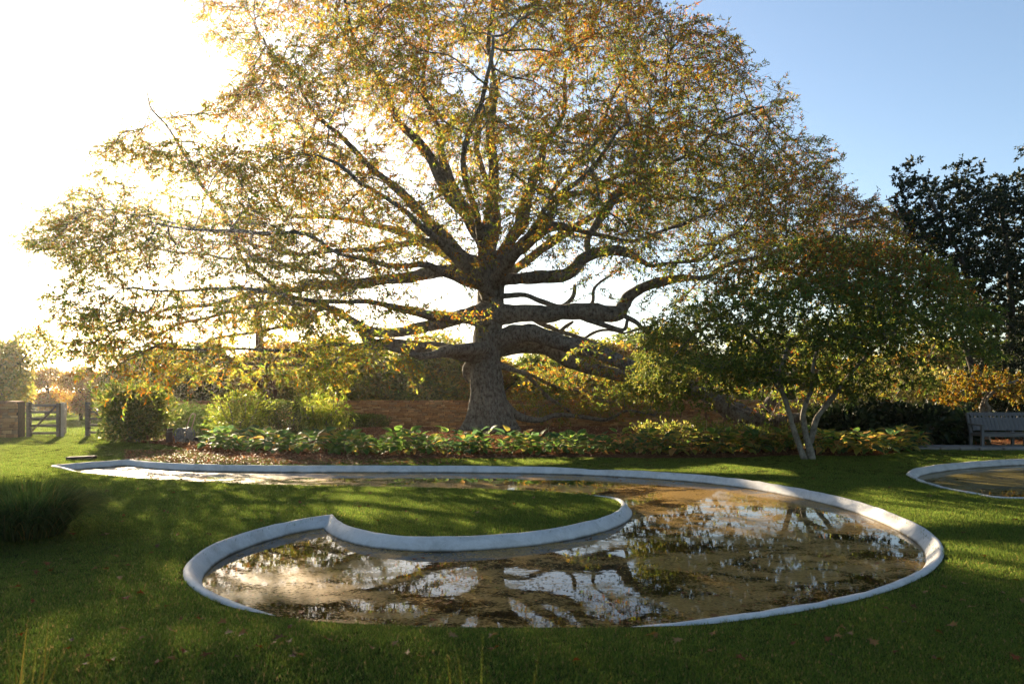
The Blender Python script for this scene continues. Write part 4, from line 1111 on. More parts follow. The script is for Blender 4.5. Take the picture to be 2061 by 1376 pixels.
ecol = lambda P: mix_palette([(0.018, 0.028, 0.011), (0.028, 0.04, 0.015), (0.045, 0.055, 0.02)], np.tile([1.0, .7, .2], (len(P), 1)), len(P))
grown_tree(ev, (ex, ey, 0), EST, px_volume(EO, 2600, ey, 2.2, 2.5, 120, 0.8, 60, 0.34), M['dark_bark'], M['holly_leaf'], ecol, 0.28, 0.34, 90000, (0.09, 0.16, 0.055, 0.09), reps=3, thin=0.03, twl=(0.2, 0.5), spread=1.0, down=0.0, tip=0.006)

# small amber maple behind the bench
sx_, sy_ = (1985 - CX) * 21.3 / FPX, 21.3
sm = empty('maple_tree', (sx_, sy_, 0)); tag(sm, 'small amber and yellow-leaved maple with a crooked pale trunk behind the bench', 'tree')
SST = [S([(1985, 896, sy_, 8), (1982, 850, sy_, 6), (1977, 830, sy_, 5), (1980, 808, sy_, 4.5), (1990, 790, sy_, 4), (1970, 770, sy_, 3), (1940, 760, sy_, 2)]),
       S([(1982, 840, sy_, 4), (1990, 822, sy_ - .1, 4), (1985, 806, sy_ - .2, 3), (2010, 780, sy_ - .3, 3), (2050, 765, sy_ - .3, 2)])]
SO = [(1890, 800), (1900, 775), (1930, 755), (1975, 742), (2030, 748), (2075, 765), (2100, 800), (2060, 815), (2020, 800), (1960, 795), (1925, 818), (1895, 822)]
scol = lambda P: mix_palette([(0.26, 0.16, 0.03), (0.20, 0.19, 0.04), (0.28, 0.10, 0.03), (0.12, 0.14, 0.03)], np.tile([1, .8, .35, .4], (len(P), 1)), len(P))
grown_tree(sm, (sx_, sy_, 0), SST, px_volume(SO, 450, sy_, 1.2, 1.2, 40), M['maple_bark'], M['shrub_leaf'], scol, 0.16, 0.2, 14000, (0.05, 0.08, 0.035, 0.05), thin=0.03, twl=(0.1, 0.25), flat=0.3, tip=0.003)

# second, slimmer oak behind the shrubs on the left
o2y = 29.0
ox2 = (545 - CX) * o2y / FPX
ok2 = empty('oak_tree', (ox2, o2y, 0)); tag(ok2, 'slimmer reddish-barked tree behind the clipped shrubs, by the stone wall', 'tree')
OST = [S([(546, 880, o2y, 17), (545, 830, o2y, 13), (543, 790, o2y, 12), (530, 740, o2y, 9), (522, 690, o2y, 8), (520, 640, o2y, 6), (500, 580, o2y, 4)]),
       S([(544, 800, o2y, 10), (555, 775, o2y, 9), (575, 740, o2y + .3, 6), (620, 700, o2y + .5, 4)]),
       S([(540, 790, o2y, 8), (522, 770, o2y - .2, 6), (490, 740, o2y - .6, 5), (450, 715, o2y - 1, 3)])]
OO = [(330, 720), (380, 660), (450, 600), (520, 560), (600, 600), (680, 660), (730, 720), (700, 775), (600, 785), (480, 775), (380, 790), (320, 780)]
ocol = lambda P: mix_palette([(0.33, 0.29, 0.06), (0.24, 0.25, 0.05), (0.36, 0.22, 0.05), (0.12, 0.16, 0.035)], np.tile([1, 1, .35, .35], (len(P), 1)), len(P))
grown_tree(ok2, (ox2, o2y, 0), OST, px_volume(OO, 420, o2y, 1.5, 1.5, 100, 0.6, 70, 0.45), M['red_bark'], M['oak_leaf'], ocol, 0.3, 0.4, 13000, (0.12, 0.2, 0.045, 0.07), thin=0.03, twl=(0.25, 0.6), droop=0.3, down=0.3, tip=0.006)

def lumps_surface(n, rx, ry, rz, seed, flatbase=0.15, shell=0.28, lump=0.35, box=0.0):
    d = rng.normal(size=(n, 3)); d = unit(d)
    if box > 0:
        d = d / (np.abs(d) ** (2 + 6 * box)).sum(1, keepdims=True) ** (1 / (2 + 6 * box))
    k = 1 + (vnoise(d, 2.2, seed) - 0.5) * lump * 1.6 + (vnoise(d, 5.0, seed + 1) - 0.5) * lump
    u = 1 - shell * rng.random(n) ** 1.5
    P = d * (k * u)[:, None] * [rx, ry, rz]
    N = unit(d / [rx, ry, rz])
    P[:, 2] += rz
    ok = P[:, 2] > flatbase * rz
    return P[ok], N[ok]

def shrub(name, label, loc, rx, ry, h, n, lsz, pal, wts, seed, cat='shrub', group=None, box=0.0, lump=0.35, shell=0.35, mat='shrub_leaf', stems=5, up=0.3, outw=0.7):
    r = empty(name, (loc[0], loc[1], float(terrain(np.array([loc[0]]), np.array([loc[1]]))[0])))
    tag(r, label, cat, group)
    P, N = lumps_surface(n, rx, ry, h / 2, seed, 0.05, shell, lump, box)
    D = unit(N * outw + rng.normal(0, 0.6, P.shape) + [0, 0, up])
    w = np.tile(wts, (len(P), 1)).astype(float)
    V, F, C = leaf_quads(P, D, rng.uniform(lsz[0], lsz[1], len(P)), rng.uniform(lsz[2], lsz[3], len(P)), mix_palette(pal, w, len(P)))
    f = obj_np('foliage', V, F, M[mat], r, col=C); f['kind'] = 'stuff'
    for k in range(stems):
        a = 2 * math.pi * k / stems + random.random()
        q = [(0.08 * math.cos(a), 0.08 * math.sin(a), -0.05), (rx * .3 * math.cos(a), ry * .3 * math.sin(a), h * .3), (rx * .55 * math.cos(a + .3), ry * .55 * math.sin(a + .3), h * .6), (rx * .7 * math.cos(a + .2), ry * .7 * math.sin(a + .2), h * .85)]
        Q = catmull(q, 4)
        Vs, Fs = tube_arrays(Q, np.linspace(0.03, 0.008, len(Q)) * min(1.5, h), 6)
        obj_np('stem', Vs, Fs, M['maple_bark'], r, smooth=True)
    return r

GLOSSY = [(0.09, 0.125, 0.03), (0.15, 0.175, 0.042), (0.25, 0.23, 0.065)]
LIME = [(0.24, 0.28, 0.05), (0.32, 0.33, 0.07), (0.15, 0.20, 0.04)]
JUN = [(0.16, 0.24, 0.055), (0.23, 0.30, 0.07), (0.10, 0.15, 0.035)]
def at(px, Y): return ((px - CX) * Y / FPX, Y)
shrub('laurel_bush', 'big rounded glossy-leaved bush between the gate and the bollard', at(272, 21.8), 0.98, 1.0, 1.85, 9000, (0.10, 0.17, 0.045, 0.075), GLOSSY, (1, 1, .6), 1, lump=0.6, shell=0.6)
shrub('juniper_bush', 'bright green spiky low bush just behind the hose reel', at(372, 25.0), 1.0, 0.9, 1.15, 9000, (0.06, 0.13, 0.012, 0.022), JUN, (1, .9, .6), 2, lump=0.5, shell=0.5, up=0.8, outw=0.9)
shrub('juniper_bush', 'low bright green spiky bush next to the tall lime one', at(428, 24.2), 0.75, 0.8, 0.95, 7000, (0.06, 0.12, 0.012, 0.022), JUN, (1, .9, .6), 3, lump=0.5, shell=0.5, up=0.8, outw=0.9)
shrub('lime_bush', 'tall loose lime-green bush with whorled leaves by the hostas', at(482, 22.0), 0.85, 0.8, 1.5, 4200, (0.08, 0.14, 0.03, 0.045), LIME, (1, .8, .5), 4, lump=0.6, shell=0.75)
shrub('clipped_bush', 'dense dark green clipped bush with a sunlit yellow top', at(566, 23.2), 0.95, 0.9, 1.25, 9000, (0.05, 0.09, 0.025, 0.04), [(0.05, 0.075, 0.02), (0.085, 0.105, 0.025), (0.14, 0.14, 0.035)], (1, .8, .3), 5, box=0.5, lump=0.18, shell=0.4)
shrub('drooping_bush', 'airy yellow-green bush with long drooping leaves in front of the wall', at(645, 22.6), 0.95, 0.8, 1.6, 2600, (0.13, 0.22, 0.03, 0.05), LIME, (1, 1, .3), 6, lump=0.7, shell=0.8, up=-0.8, outw=0.4, stems=8)
shrub('wall_bush', 'small dark bush low against the stone wall', at(705, 29.2), 0.8, 0.5, 0.65, 2600, (0.06, 0.10, 0.03, 0.045), GLOSSY, (1, .6, .1), 7)
shrub('wall_bush', 'small dark mound of leaves at the wall foot close to the oak', at(745, 29.4), 0.8, 0.5, 0.6, 2600, (0.06, 0.10, 0.03, 0.045), GLOSSY, (1, .6, .1), 8)
shrub('clipped_hedge', 'dark clipped hedge in front of the short stone wall', (-19.2, 22.9), 1.55, 0.6, 1.3, 9000, (0.05, 0.08, 0.03, 0.045), [(0.03, 0.045, 0.014), (0.05, 0.06, 0.02)], (1, .5), 9, cat='hedge', box=0.8, lump=0.1, shell=0.3)
shrub('low_bush', 'low dark leafy mound beside the hose reel', at(418, 22.2), 0.5, 0.5, 0.5, 2500, (0.06, 0.1, 0.03, 0.045), JUN, (1, .4, .8), 10)
# right-hand dark undergrowth
DARK = [(0.022, 0.036, 0.014), (0.035, 0.05, 0.018), (0.06, 0.075, 0.025)]
for k, (px, Y, rx, h, lab) in enumerate([(1690, 20.6, 1.1, 1.15, 'dark broad-leaved bush right behind the pale maple stems'), (1775, 21.2, 1.2, 1.25, 'dark broad-leaved bush in the middle of the shady undergrowth'), (1850, 20.6, 1.0, 1.15, 'dark broad-leaved bush with one big pale leaf fan, left of the bench'), (1915, 20.9, 0.9, 1.05, 'dark broad-leaved bush tucked against the bench end')]):
    shrub('broadleaf_bush', lab, at(px, Y), rx, 0.8, h, 1700, (0.18, 0.32, 0.12, 0.2), DARK, (1, .7, .25), 20 + k, mat='holly_leaf', up=-0.1, shell=0.5, stems=7)
for k, (px, Y, rx, h, lab) in enumerate([(1720, 28.5, 2.2, 2.2, 'sunlit yellow-green bush glimpsed behind the maple stems'), (1830, 27.5, 2.0, 2.6, 'mottled yellow bush beyond the shady undergrowth'), (1915, 26.0, 1.6, 2.4, 'yellow-green bush beyond the amber maple')]):
    shrub('garden_bush', lab, at(px, Y), rx, 1.4, h, 6000, (0.08, 0.14, 0.045, 0.07), [(0.20, 0.18, 0.05), (0.12, 0.13, 0.035), (0.28, 0.20, 0.07)], (1, 1, .5), 30 + k, lump=0.5)
shrub('garden_bush', 'large dark bush under the evergreen at the bench corner', at(2040, 23.0), 2.0, 1.2, 2.2, 7000, (0.08, 0.14, 0.05, 0.08), DARK, (1, .8, .3), 36, mat='holly_leaf')
# light perennials among the hostas on the right
YG = [(0.22, 0.23, 0.055), (0.15, 0.18, 0.04), (0.30, 0.24, 0.08)]
for k, (px, Y, rx, h) in enumerate([(1350, 20.2, 0.45, 0.75), (1400, 20.6, 0.4, 0.8), (1455, 19.6, 0.5, 0.75), (1500, 18.7, 0.45, 0.7), (1545, 18.2, 0.45, 0.62), (1590, 18.6, 0.4, 0.7), (1300, 21.0, .4, .6)]):
    shrub('leafy_perennial', 'pale yellow-green leafy perennial rising behind the hostas near the maple', at(px, Y), rx, 0.4, h, 700, (0.07, 0.13, 0.035, 0.06), YG, (1, 1, .4), 40 + k, cat='plant', group='pale perennials behind the hostas', lump=0.6, shell=0.7, stems=6)
# dead flower stalks
for k, (px, Y, h) in enumerate([(1370, 19.6, 1.05), (1421, 19.8, 1.0), (1458, 19.4, 0.85), (1103, 24.0, 0.45)]):
    r = empty('flower_stalk', (*at(px, Y), 0.02)); tag(r, 'dry brown upright flower stalk standing above the bed', 'plant', 'dry flower stalks in the bed')
    Q = catmull([(0, 0, 0), (0.02, 0, h * .5), (-0.01, 0.01, h)], 4)
    V, F = tube_arrays(Q, np.linspace(0.012, 0.005, len(Q)), 5); obj_np('stalk', V, F, M['handle'], r)
    mb = MB(); mb.lathe([(0.006, h * .78), (0.028, h * .84), (0.03, h * .92), (0.004, h * 1.02)], 7); mb.build('seed_head', M['red_bark'], r, True)

# ------------------------------------------------------------------ row of trees and bushes beyond the wall, field trees
def blob_mesh(seed, pal, wts, n, lsz, lumpn=9):
    rs = np.random.default_rng(seed); Vs = []; Ns = []
    for k in range(lumpn):
        a = rs.uniform(0, 2 * math.pi); rr = rs.uniform(0, 0.36); z = rs.uniform(0.25, 0.82); s = rs.uniform(0.16, 0.30)
        c = np.array([rr * math.cos(a), rr * math.sin(a), z])
        d = unit(rs.normal(size=(n // lumpn, 3))); Vs.append(c + d * s * (1 - 0.4 * rs.random((len(d), 1))) * [1.1, 1.1, 0.85]); Ns.append(d)
    P = np.vstack(Vs); N = np.vstack(Ns); P = P[P[:, 2] > 0.02] if False else P
    D = unit(N * 0.5 + rs.normal(0, 0.7, P.shape) + [0, 0, -0.1])
    V, F, C = leaf_quads(P, D, rs.uniform(lsz[0], lsz[1], len(P)), rs.uniform(lsz[2], lsz[3], len(P)), mix_palette(pal, np.tile(wts, (len(P), 1)).astype(float), len(P)))
    return mesh_np('crown', V, F, C, mat=M['shrub_leaf'])
KINDS = [('yellow-green', blob_mesh(1, [(0.34, 0.28, 0.06), (0.22, 0.23, 0.05), (0.13, 0.16, 0.035)], (1, 1, .5), 9000, (.035, .06, .016, .028))),
         ('amber', blob_mesh(2, [(0.42, 0.25, 0.06), (0.36, 0.28, 0.07), (0.28, 0.14, 0.05)], (1, .8, .4), 9000, (.035, .06, .016, .028))),
         ('mid green', blob_mesh(3, [(0.13, 0.17, 0.04), (0.19, 0.20, 0.05), (0.08, 0.11, 0.03)], (1, .8, .5), 9000, (.035, .06, .016, .028)))]
mbt = MB(); mbt.tube(catmull([(0, 0, -0.02), (0.01, 0, 0.2), (-0.01, 0.01, 0.45), (0.02, 0, 0.7)], 3), np.linspace(0.035, 0.012, 10), 7)
for a in range(6): mbt.tube([(0, 0, 0.25 + 0.05 * a), (0.25 * math.cos(a * 1.1), 0.25 * math.sin(a * 1.1), 0.5 + 0.05 * a)], [0.014, 0.005], 5)
BTR = mbt.mesh('trunk', M['dark_bark'], True)
def bg_tree(kind, x, y, h, wide, label, group=None, name='field_tree'):
    r = empty(name, (x, y, -0.02), random.uniform(0, 6.28)); tag(r, label, 'tree' if 'tree' in name else 'bush', group)
    r.scale = (h * wide, h * wide, h)
    link(bpy.data.objects.new('crown', KINDS[kind][1]), r)['kind'] = 'stuff'; link(bpy.data.objects.new('trunk', BTR), r)
    return r
row = []
px = 300.0
k = 0
while px < 2150:
    Y = random.uniform(34.0, 44); h = random.uniform(3.0, 4.8) * Y / 38
    if 540 < px < 1020: h *= 1.12
    if px > 1000: h *= 1.12
    kind = (0, 1, 0, 2, 1, 0)[k % 6]
    bg_tree(kind, (px - CX) * Y / FPX, Y, h, random.uniform(1.0, 1.4), '%s bushy tree in the row beyond the long stone wall' % KINDS[kind][0], '%s trees beyond the wall' % KINDS[kind][0], 'hedgerow_tree')
    px += random.uniform(26, 52); k += 1
bg_tree(0, (5 - CX) * 33 / FPX, 33, 4.9, 0.9, 'yellow-green tree rising behind the clipped hedge')
bg_tree(1, (95 - CX) * 44 / FPX, 44, 3.6, 1.1, 'small amber tree straight behind the closed gate leaf')
bg_tree(1, (163 - CX) * 38 / FPX, 38, 3.4, 0.9, 'amber young tree with a bare trunk seen through the gate opening')
bg_tree(0, (225 - CX) * 40 / FPX, 40, 3.6, 1.0, 'yellow-green tree showing above the half-hidden gate leaf')
bg_tree(2, (40 - CX) * 70 / FPX, 70, 4.0, 1.2, 'far green tree low on the horizon left of the amber one')

# unseen evergreens added at either side to darken the foreground shade
DK = blob_mesh(4, [(0.03, 0.045, 0.015), (0.05, 0.065, 0.02), (0.02, 0.03, 0.012)], (1, .7, .6), 14000, (.035, .06, .02, .034), 14); KINDS.append(('dark', DK))
for k, (x, y, h) in enumerate([(17, -4, 12), (19, 1, 11), (19.5, 6, 11), (20, 11, 10), (-13.5, -1, 10), (-14.5, 4, 9)]):
    bg_tree(3, x, y, h, 0.62, 'tall dark evergreen added out of view to deepen the foreground shade', 'added evergreens out of view', 'added_shade_tree')
# ------------------------------------------------------------------ hostas
def hosta_leaf(center, margin, wid=0.72, curl=0.25, seed=0):
    rs = np.random.default_rng(seed)
    t = np.array([0, 0.12, 0.32, 0.55, 0.78, 0.93]); w = np.array([0.10, 0.36, 0.5, 0.45, 0.27, 0.10]) * wid
    V, C = [], []
    for a, b in zip(t, w):
        z = -curl * a * a
        for s, cc in ((-1, margin), (-0.55, center), (0, center), (0.55, center), (1, margin)):
            V.append((s * b, a, z + 0.16 * abs(s) * b * 2 - 0.10 * (abs(s) == 1) * b + rs.normal(0, .012))); C.append(np.array(cc) * (0.85 if s == 0 else 1.0))
    F = []
    for i in range(5):
        for j in range(4):
            F.append((i * 5 + j, i * 5 + j + 1, i * 5 + 6 + j, i * 5 + 5 + j))
    V.append((0, 1.02, -curl * 1.1)); C.append(margin)
    T = [(q[0], q[1], q[2]) for q in F] + [(q[0], q[2], q[3]) for q in F] + [(25 + j, 26 + j, 30) for j in range(4)]
    return mesh_np('leaf', np.array(V), np.array(T), np.array(C), True, M['hosta_leaf'])
HG = [hosta_leaf((0.085, 0.145, 0.035), (0.10, 0.16, 0.04), seed=1), hosta_leaf((0.06, 0.11, 0.045), (0.065, 0.115, 0.05), 0.8, seed=2),
      hosta_leaf((0.08, 0.15, 0.035), (0.28, 0.29, 0.11), seed=3), hosta_leaf((0.14, 0.19, 0.04), (0.17, 0.20, 0.045), 0.66, 0.4, seed=4)]
HY_ = [hosta_leaf((0.28, 0.25, 0.06), (0.34, 0.25, 0.08), 0.7, 0.4, seed=5), hosta_leaf((0.17, 0.19, 0.045), (0.32, 0.25, 0.08), seed=6), hosta_leaf((0.34, 0.20, 0.07), (0.40, 0.24, 0.10), 0.6, 0.55, seed=7)]
def hosta(x, y, z, size, yellow, nl, label, group):
    r = empty('hosta', (x, y, z), random.uniform(0, 6.28)); tag(r, label, 'plant', group)
    var = random.choice(HG[:3])
    for k in range(nl):
        ring = k / nl
        a = k * 2.399 + random.uniform(-.3, .3)
        el = 0.2 + 1.05 * ring + random.uniform(-.15, .15)             # outer leaves lie low, inner ones stand
        rd = size * (0.30 - 0.20 * ring); hz = size * (0.16 + 0.52 * ring) + random.uniform(-.03, .03)
        me = random.choice(HY_) if random.random() < yellow else (var if random.random() < 0.8 else random.choice(HG))
        o = bpy.data.objects.new('leaf', me)
        o.location = (rd * math.cos(a), rd * math.sin(a), hz)
        o.rotation_euler = (el - 0.45, random.uniform(-.4, .4), a - math.pi / 2)
        s = size * random.uniform(0.28, 0.43)
        o.scale = (s, s, s)
        link(o, r)
    tb = Tubes()
    for k in range(7):
        a = 2.399 * k; tb.add(np.array([(0, 0, -0.03), (size * .12 * math.cos(a), size * .12 * math.sin(a), size * .2), (size * .22 * math.cos(a), size * .22 * math.sin(a), size * .33)]), [0.007, 0.006, 0.005], 4)
    tb.obj('stalks', M['hosta_leaf_stalk'], r)
M['hosta_leaf_stalk'] = noise_mat('hosta_stalk', [(0.3, (0.08, 0.12, 0.03)), (0.7, (0.14, 0.17, 0.05))], 10, 0.6, 0.1)
fr = resample(bez(px_line([(402, 906), (470, 914), (600, 917), (800, 918), (1100, 917), (1350, 918), (1500, 916), (1585, 912)])), 0.42)
fr2 = resample(bez(px_line([(1665, 917), (1760, 917), (1830, 912), (1862, 904)])), 0.42)
for row in range(4):
    for (x, y) in np.vstack([fr, fr2]):
        if random.random() < (0.05, 0.08, 0.12, 0.4)[row]: continue
        px = CX + x * FPX / y
        xx = x + random.uniform(-.12, .12) + (0.2 if row % 2 else 0); yy = y + 0.30 + row * 0.50 + random.uniform(-.12, .12)
        if px < 640: yy += (640 - px) / 240 * 0.35
        if px > 1240:
            yel, lab, grp = 0.55, 'yellowing hosta clump in the bed towards the slender-stemmed maple', 'yellowing hostas'
        else:
            yel, lab, grp = 0.14, 'green leafy hosta clump in the bed in front of the oak', 'green hostas'
        zz = float(bed_z(np.array([xx]), np.array([yy]))[0])
        hosta(xx, yy, zz - 0.01, random.uniform(0.42, 0.82), yel, 20 if row < 2 else 15, lab, grp)

# ------------------------------------------------------------------ ornamental grasses
def blades(n, base_r, h, lean, width, pal, wts, seed, segs=5, droop=0.5, jitter_top=0.3):
    rs = np.random.default_rng(seed)
    a = rs.uniform(0, 2 * math.pi, n); r0 = base_r * np.sqrt(rs.random(n))
    B = np.c_[r0 * np.cos(a), r0 * np.sin(a), np.zeros(n) - 0.02]
    a2 = a + rs.normal(0, 0.5, n)
    out = np.c_[np.cos(a2), np.sin(a2), np.zeros(n)]
    H = h * rs.uniform(1 - jitter_top, 1.0, n); Ln = lean * rs.uniform(0.3, 1.1, n) * (0.35 + r0 / base_r)
    side = np.c_[-np.sin(a2), np.cos(a2), np.zeros(n)]
    V = np.empty((n, segs + 1, 2, 3), np.float32)
    for s in range(segs + 1):
        t = s / segs
        c = B + out * (Ln * t ** 1.5)[:, None]; c[:, 2] += H * (t - droop * t ** 3 * np.clip(Ln / h, 0, 1))
        w = width * (1 - t ** 2 * 0.95) * rs.uniform(.7, 1.2, n)
        V[:, s, 0] = c - side * w[:, None] / 2; V[:, s, 1] = c + side * w[:, None] / 2
    b = np.arange(n)[:, None] * (segs + 1) * 2
    F = np.concatenate([b + [2 * s, 2 * s + 1, 2 * s + 3, 2 * s + 2] for s in range(segs)], 0)
    C = np.repeat(mix_palette(pal, np.tile(wts, (n, 1)).astype(float), n), (segs + 1) * 2, axis=0)
    return V.reshape(-1, 3), F, C
def grass_clump(label, loc, n, base_r, h, lean, width, pal, wts, seed, droop=0.5, group=None):
    r = empty('ornamental_grass', (loc[0], loc[1], float(terrain(np.array([loc[0]]), np.array([loc[1]]))[0]))); tag(r, label, 'grass', group)
    V, F, C = blades(n, base_r, h, lean, width, pal, wts, seed, droop=droop)
    f = obj_np('blades', V, F, M['grass_blade'], r, col=C); f['kind'] = 'stuff'
    return r
GD = [(0.06, 0.10, 0.028), (0.09, 0.125, 0.035), (0.22, 0.18, 0.06)]
grass_clump('large arching dark green ornamental grass clump on the lawn', (-5.35, 7.55), 3600, 0.32, 0.92, 0.80, 0.008, GD, (1, .8, .15), 3, droop=0.75)
grass_clump('second arching dark grass clump crowding the large one', (-6.15, 8.1), 2600, 0.30, 0.86, 0.75, 0.008, GD, (1, .8, .2), 4, droop=0.75)
grass_clump('dark arching grass clump beside the large one, nearer the lawn edge', (-6.0, 7.0), 2400, 0.28, 0.8, 0.7, 0.008, GD, (1, .8, .2), 5, droop=0.75)
GS = [(0.26, 0.20, 0.05), (0.16, 0.16, 0.04), (0.10, 0.12, 0.03)]
grass_clump('tall tawny grass tuft with upright straw-coloured tips by the dark grass', (-1.74, 2.35), 60, 0.10, 0.90, 0.38, 0.007, GS, (1, .6, .5), 6, droop=0.2)
grass_clump('sparse tawny grass tuft whose tips rise before the pond', (-0.08, 1.75), 30, 0.10, 0.97, 0.20, 0.005, GS, (1, .8, .4), 7, droop=0.1)
grass_clump('sparse short tuft of greenish grass tips left of the tawny one', (-0.55, 1.95), 16, 0.12, 0.86, 0.25, 0.005, GS, (.6, 1, .6), 8, droop=0.1)
grass_clump('tiny green strap-leaved tuft beside the foot of the oak', (-2.55, 25.3), 40, 0.05, 0.38, 0.28, 0.018, [(0.3, 0.33, 0.12), (0.2, 0.25, 0.08)], (1, 1), 9)

# ------------------------------------------------------------------ fallen leaves
def dead_leaf(seed, curl):
    rs = np.random.default_rng(seed)
    n = 14; a = np.linspace(0, 2 * np.pi, n, endpoint=False)
    r = np.where(np.arange(n) % 2 == 0, 1.0, 0.45) * rs.uniform(0.8, 1.15, n)
    V = np.c_[r * np.cos(a) * 0.62, r * np.sin(a), 0.35 * curl * r ** 2 * np.cos(a * 2 + rs.uniform(0, 6)) + 0.12]
    V = np.vstack([V, [0, 0, 0.02]])
    F = np.array([(i, (i + 1) % n, n) for i in range(n)])
    cl = np.array([(0.17, 0.06, 0.014), (0.24, 0.115, 0.03), (0.21, 0.055, 0.012), (0.28, 0.165, 0.06), (0.11, 0.05, 0.016)][seed % 5])
    return mesh_np('fallen_leaf', V, F, np.repeat(cl[None], n + 1, 0), False, M['dry_leaf'])
DL = [dead_leaf(s, 0.5 + 0.25 * (s % 3)) for s in range(10)]
cnt = 0
spots = []
while cnt < 150:
    px, py = random.uniform(0, 2061), HY + 105 + 470 * random.random() ** 1.25
    x, y = G(px, py)
    if y < 3.0 or any(bool(inpoly(x, y, p)) or float(edge_dist(x, y, p[::3])) < 0.25 for p in PONDS) or bool(inpoly(x, y, BED)): continue
    if vnoise(np.array([[x, y, 0]]), 0.5, 9)[0] < random.uniform(0.25, 0.6): continue
    spots.append((x, y)); cnt += 1
sz = terrain(np.array([s[0] for s in spots]), np.array([s[1] for s in spots]))
for (x, y), z in zip(spots, sz):
    o = bpy.data.objects.new('fallen_leaf', random.choice(DL)); s = random.uniform(0.03, 0.055)
    o.location = (x, y, z + 0.030); o.scale = (s, s, s); o.rotation_euler = (random.uniform(-.5, .5), random.uniform(-.5, .5), random.uniform(0, 6.28))
    link(o); tag(o, 'dry brown lobed leaf lying on the mown lawn', 'leaf', 'fallen leaves on the lawn')
IN1 = offset_ring(POND1, 0.2)
cnt = 0
while cnt < 120:
    px, py = random.uniform(150, 1890), random.uniform(935, 1275)
    x, y = G(px, py, WZ)
    if not bool(inpoly(x, y, IN1)): continue
    if cnt > 60 and float(edge_dist(x, y, IN1[::3])) > 0.35: continue
    o = bpy.data.objects.new('floating_leaf', random.choice(DL)); s = random.uniform(0.03, 0.055)
    o.location = (x, y, WZ + 0.003); o.scale = (s, s, s * 0.4); o.rotation_euler = (0, 0, random.uniform(0, 6.28))
    link(o); tag(o, 'brown leaf floating on the large pond', 'leaf', 'leaves floating on the pond'); cnt += 1

# drifting duckweed, seed husks and leaf scraps on the water (nobody could count them)
wq = np.c_[rng.uniform(-10.5, 6, 90000), rng.uniform(4.4, 20, 90000)]
wq = wq[inpoly(wq[:, 0], wq[:, 1], IN1)]
wd = edge_dist(wq[:, 0], wq[:, 1], IN1[::3]); wn3 = vnoise(np.c_[wq * [0.6, 1.0], wq[:, 0] * 0], 1.1, 77) * 0.6 + vnoise(np.c_[wq * [0.6, 1.0], wq[:, 0] * 0], 4.0, 78) * 0.4
wq = wq[rng.random(len(wq)) < np.clip((wn3 - 0.50) / 0.12, 0.04, 1) * 0.8 + 0.5 * (wd < 0.12)][:16000]
wP = np.c_[wq, np.full(len(wq), WZ + 0.002) + rng.uniform(0, 0.003, len(wq))]
wD = unit(rng.normal(size=wP.shape) * [1, 1, 0.02])
V, F, C = leaf_quads(wP, wD, rng.uniform(0.012, 0.04, len(wP)), rng.uniform(0.008, 0.02, len(wP)), mix_palette([(0.34, 0.23, 0.08), (0.22, 0.17, 0.05), (0.30, 0.13, 0.05), (0.13, 0.12, 0.03)], np.tile([1, .8, .4, .6], (len(wP), 1)), len(wP)), flat=0.97, fold=0.03)
fw = obj_np('floating_weed', V, F, M['dry_leaf'], col=C); tag(fw, 'tan duckweed and leaf scraps drifting on the large pond', 'pond weed', kind='stuff')

# leaf litter in the bed and on the lawn edge before it (nobody could count it)
q = np.c_[rng.uniform(-15, 17, 60000), rng.uniform(15.5, 31, 60000)]
q = q[inpoly(q[:, 0], q[:, 1], BED)][:26000]
zb = bed_z(q[:, 0], q[:, 1]) + 0.012
q2p = np.array([G(a, b) for a, b in zip(rng.uniform(250, 960, 9000), rng.uniform(908, 936, 9000))])
pxx = CX + q2p[:, 0] * FPX / q2p[:, 1]
q2p = q2p[~inpoly(q2p[:, 0], q2p[:, 1], POND1) & (edge_dist(q2p[:, 0], q2p[:, 1], POND1[::3]) > 0.1) & (rng.random(len(q2p)) < np.clip((960 - pxx) / 350, 0.05, 1))]
z2 = terrain(q2p[:, 0], q2p[:, 1]) + 0.028
PP = np.vstack([np.c_[q, zb], np.c_[q2p, z2]])
DD = unit(rng.normal(size=PP.shape) * [1, 1, 0.22])
V, F, C = leaf_quads(PP, DD, rng.uniform(0.05, 0.11, len(PP)), rng.uniform(0.025, 0.05, len(PP)), mix_palette([(0.26, 0.11, 0.05), (0.34, 0.18, 0.09), (0.17, 0.07, 0.04), (0.40, 0.27, 0.15)], np.tile([1, .7, 1, .3], (len(PP), 1)), len(PP)), flat=0.8)
ll = obj_np('leaf_litter', V, F, M['dry_leaf'], col=C); tag(ll, 'red-brown leaf litter and bark chips over the bed', 'leaf litter', kind='stuff')

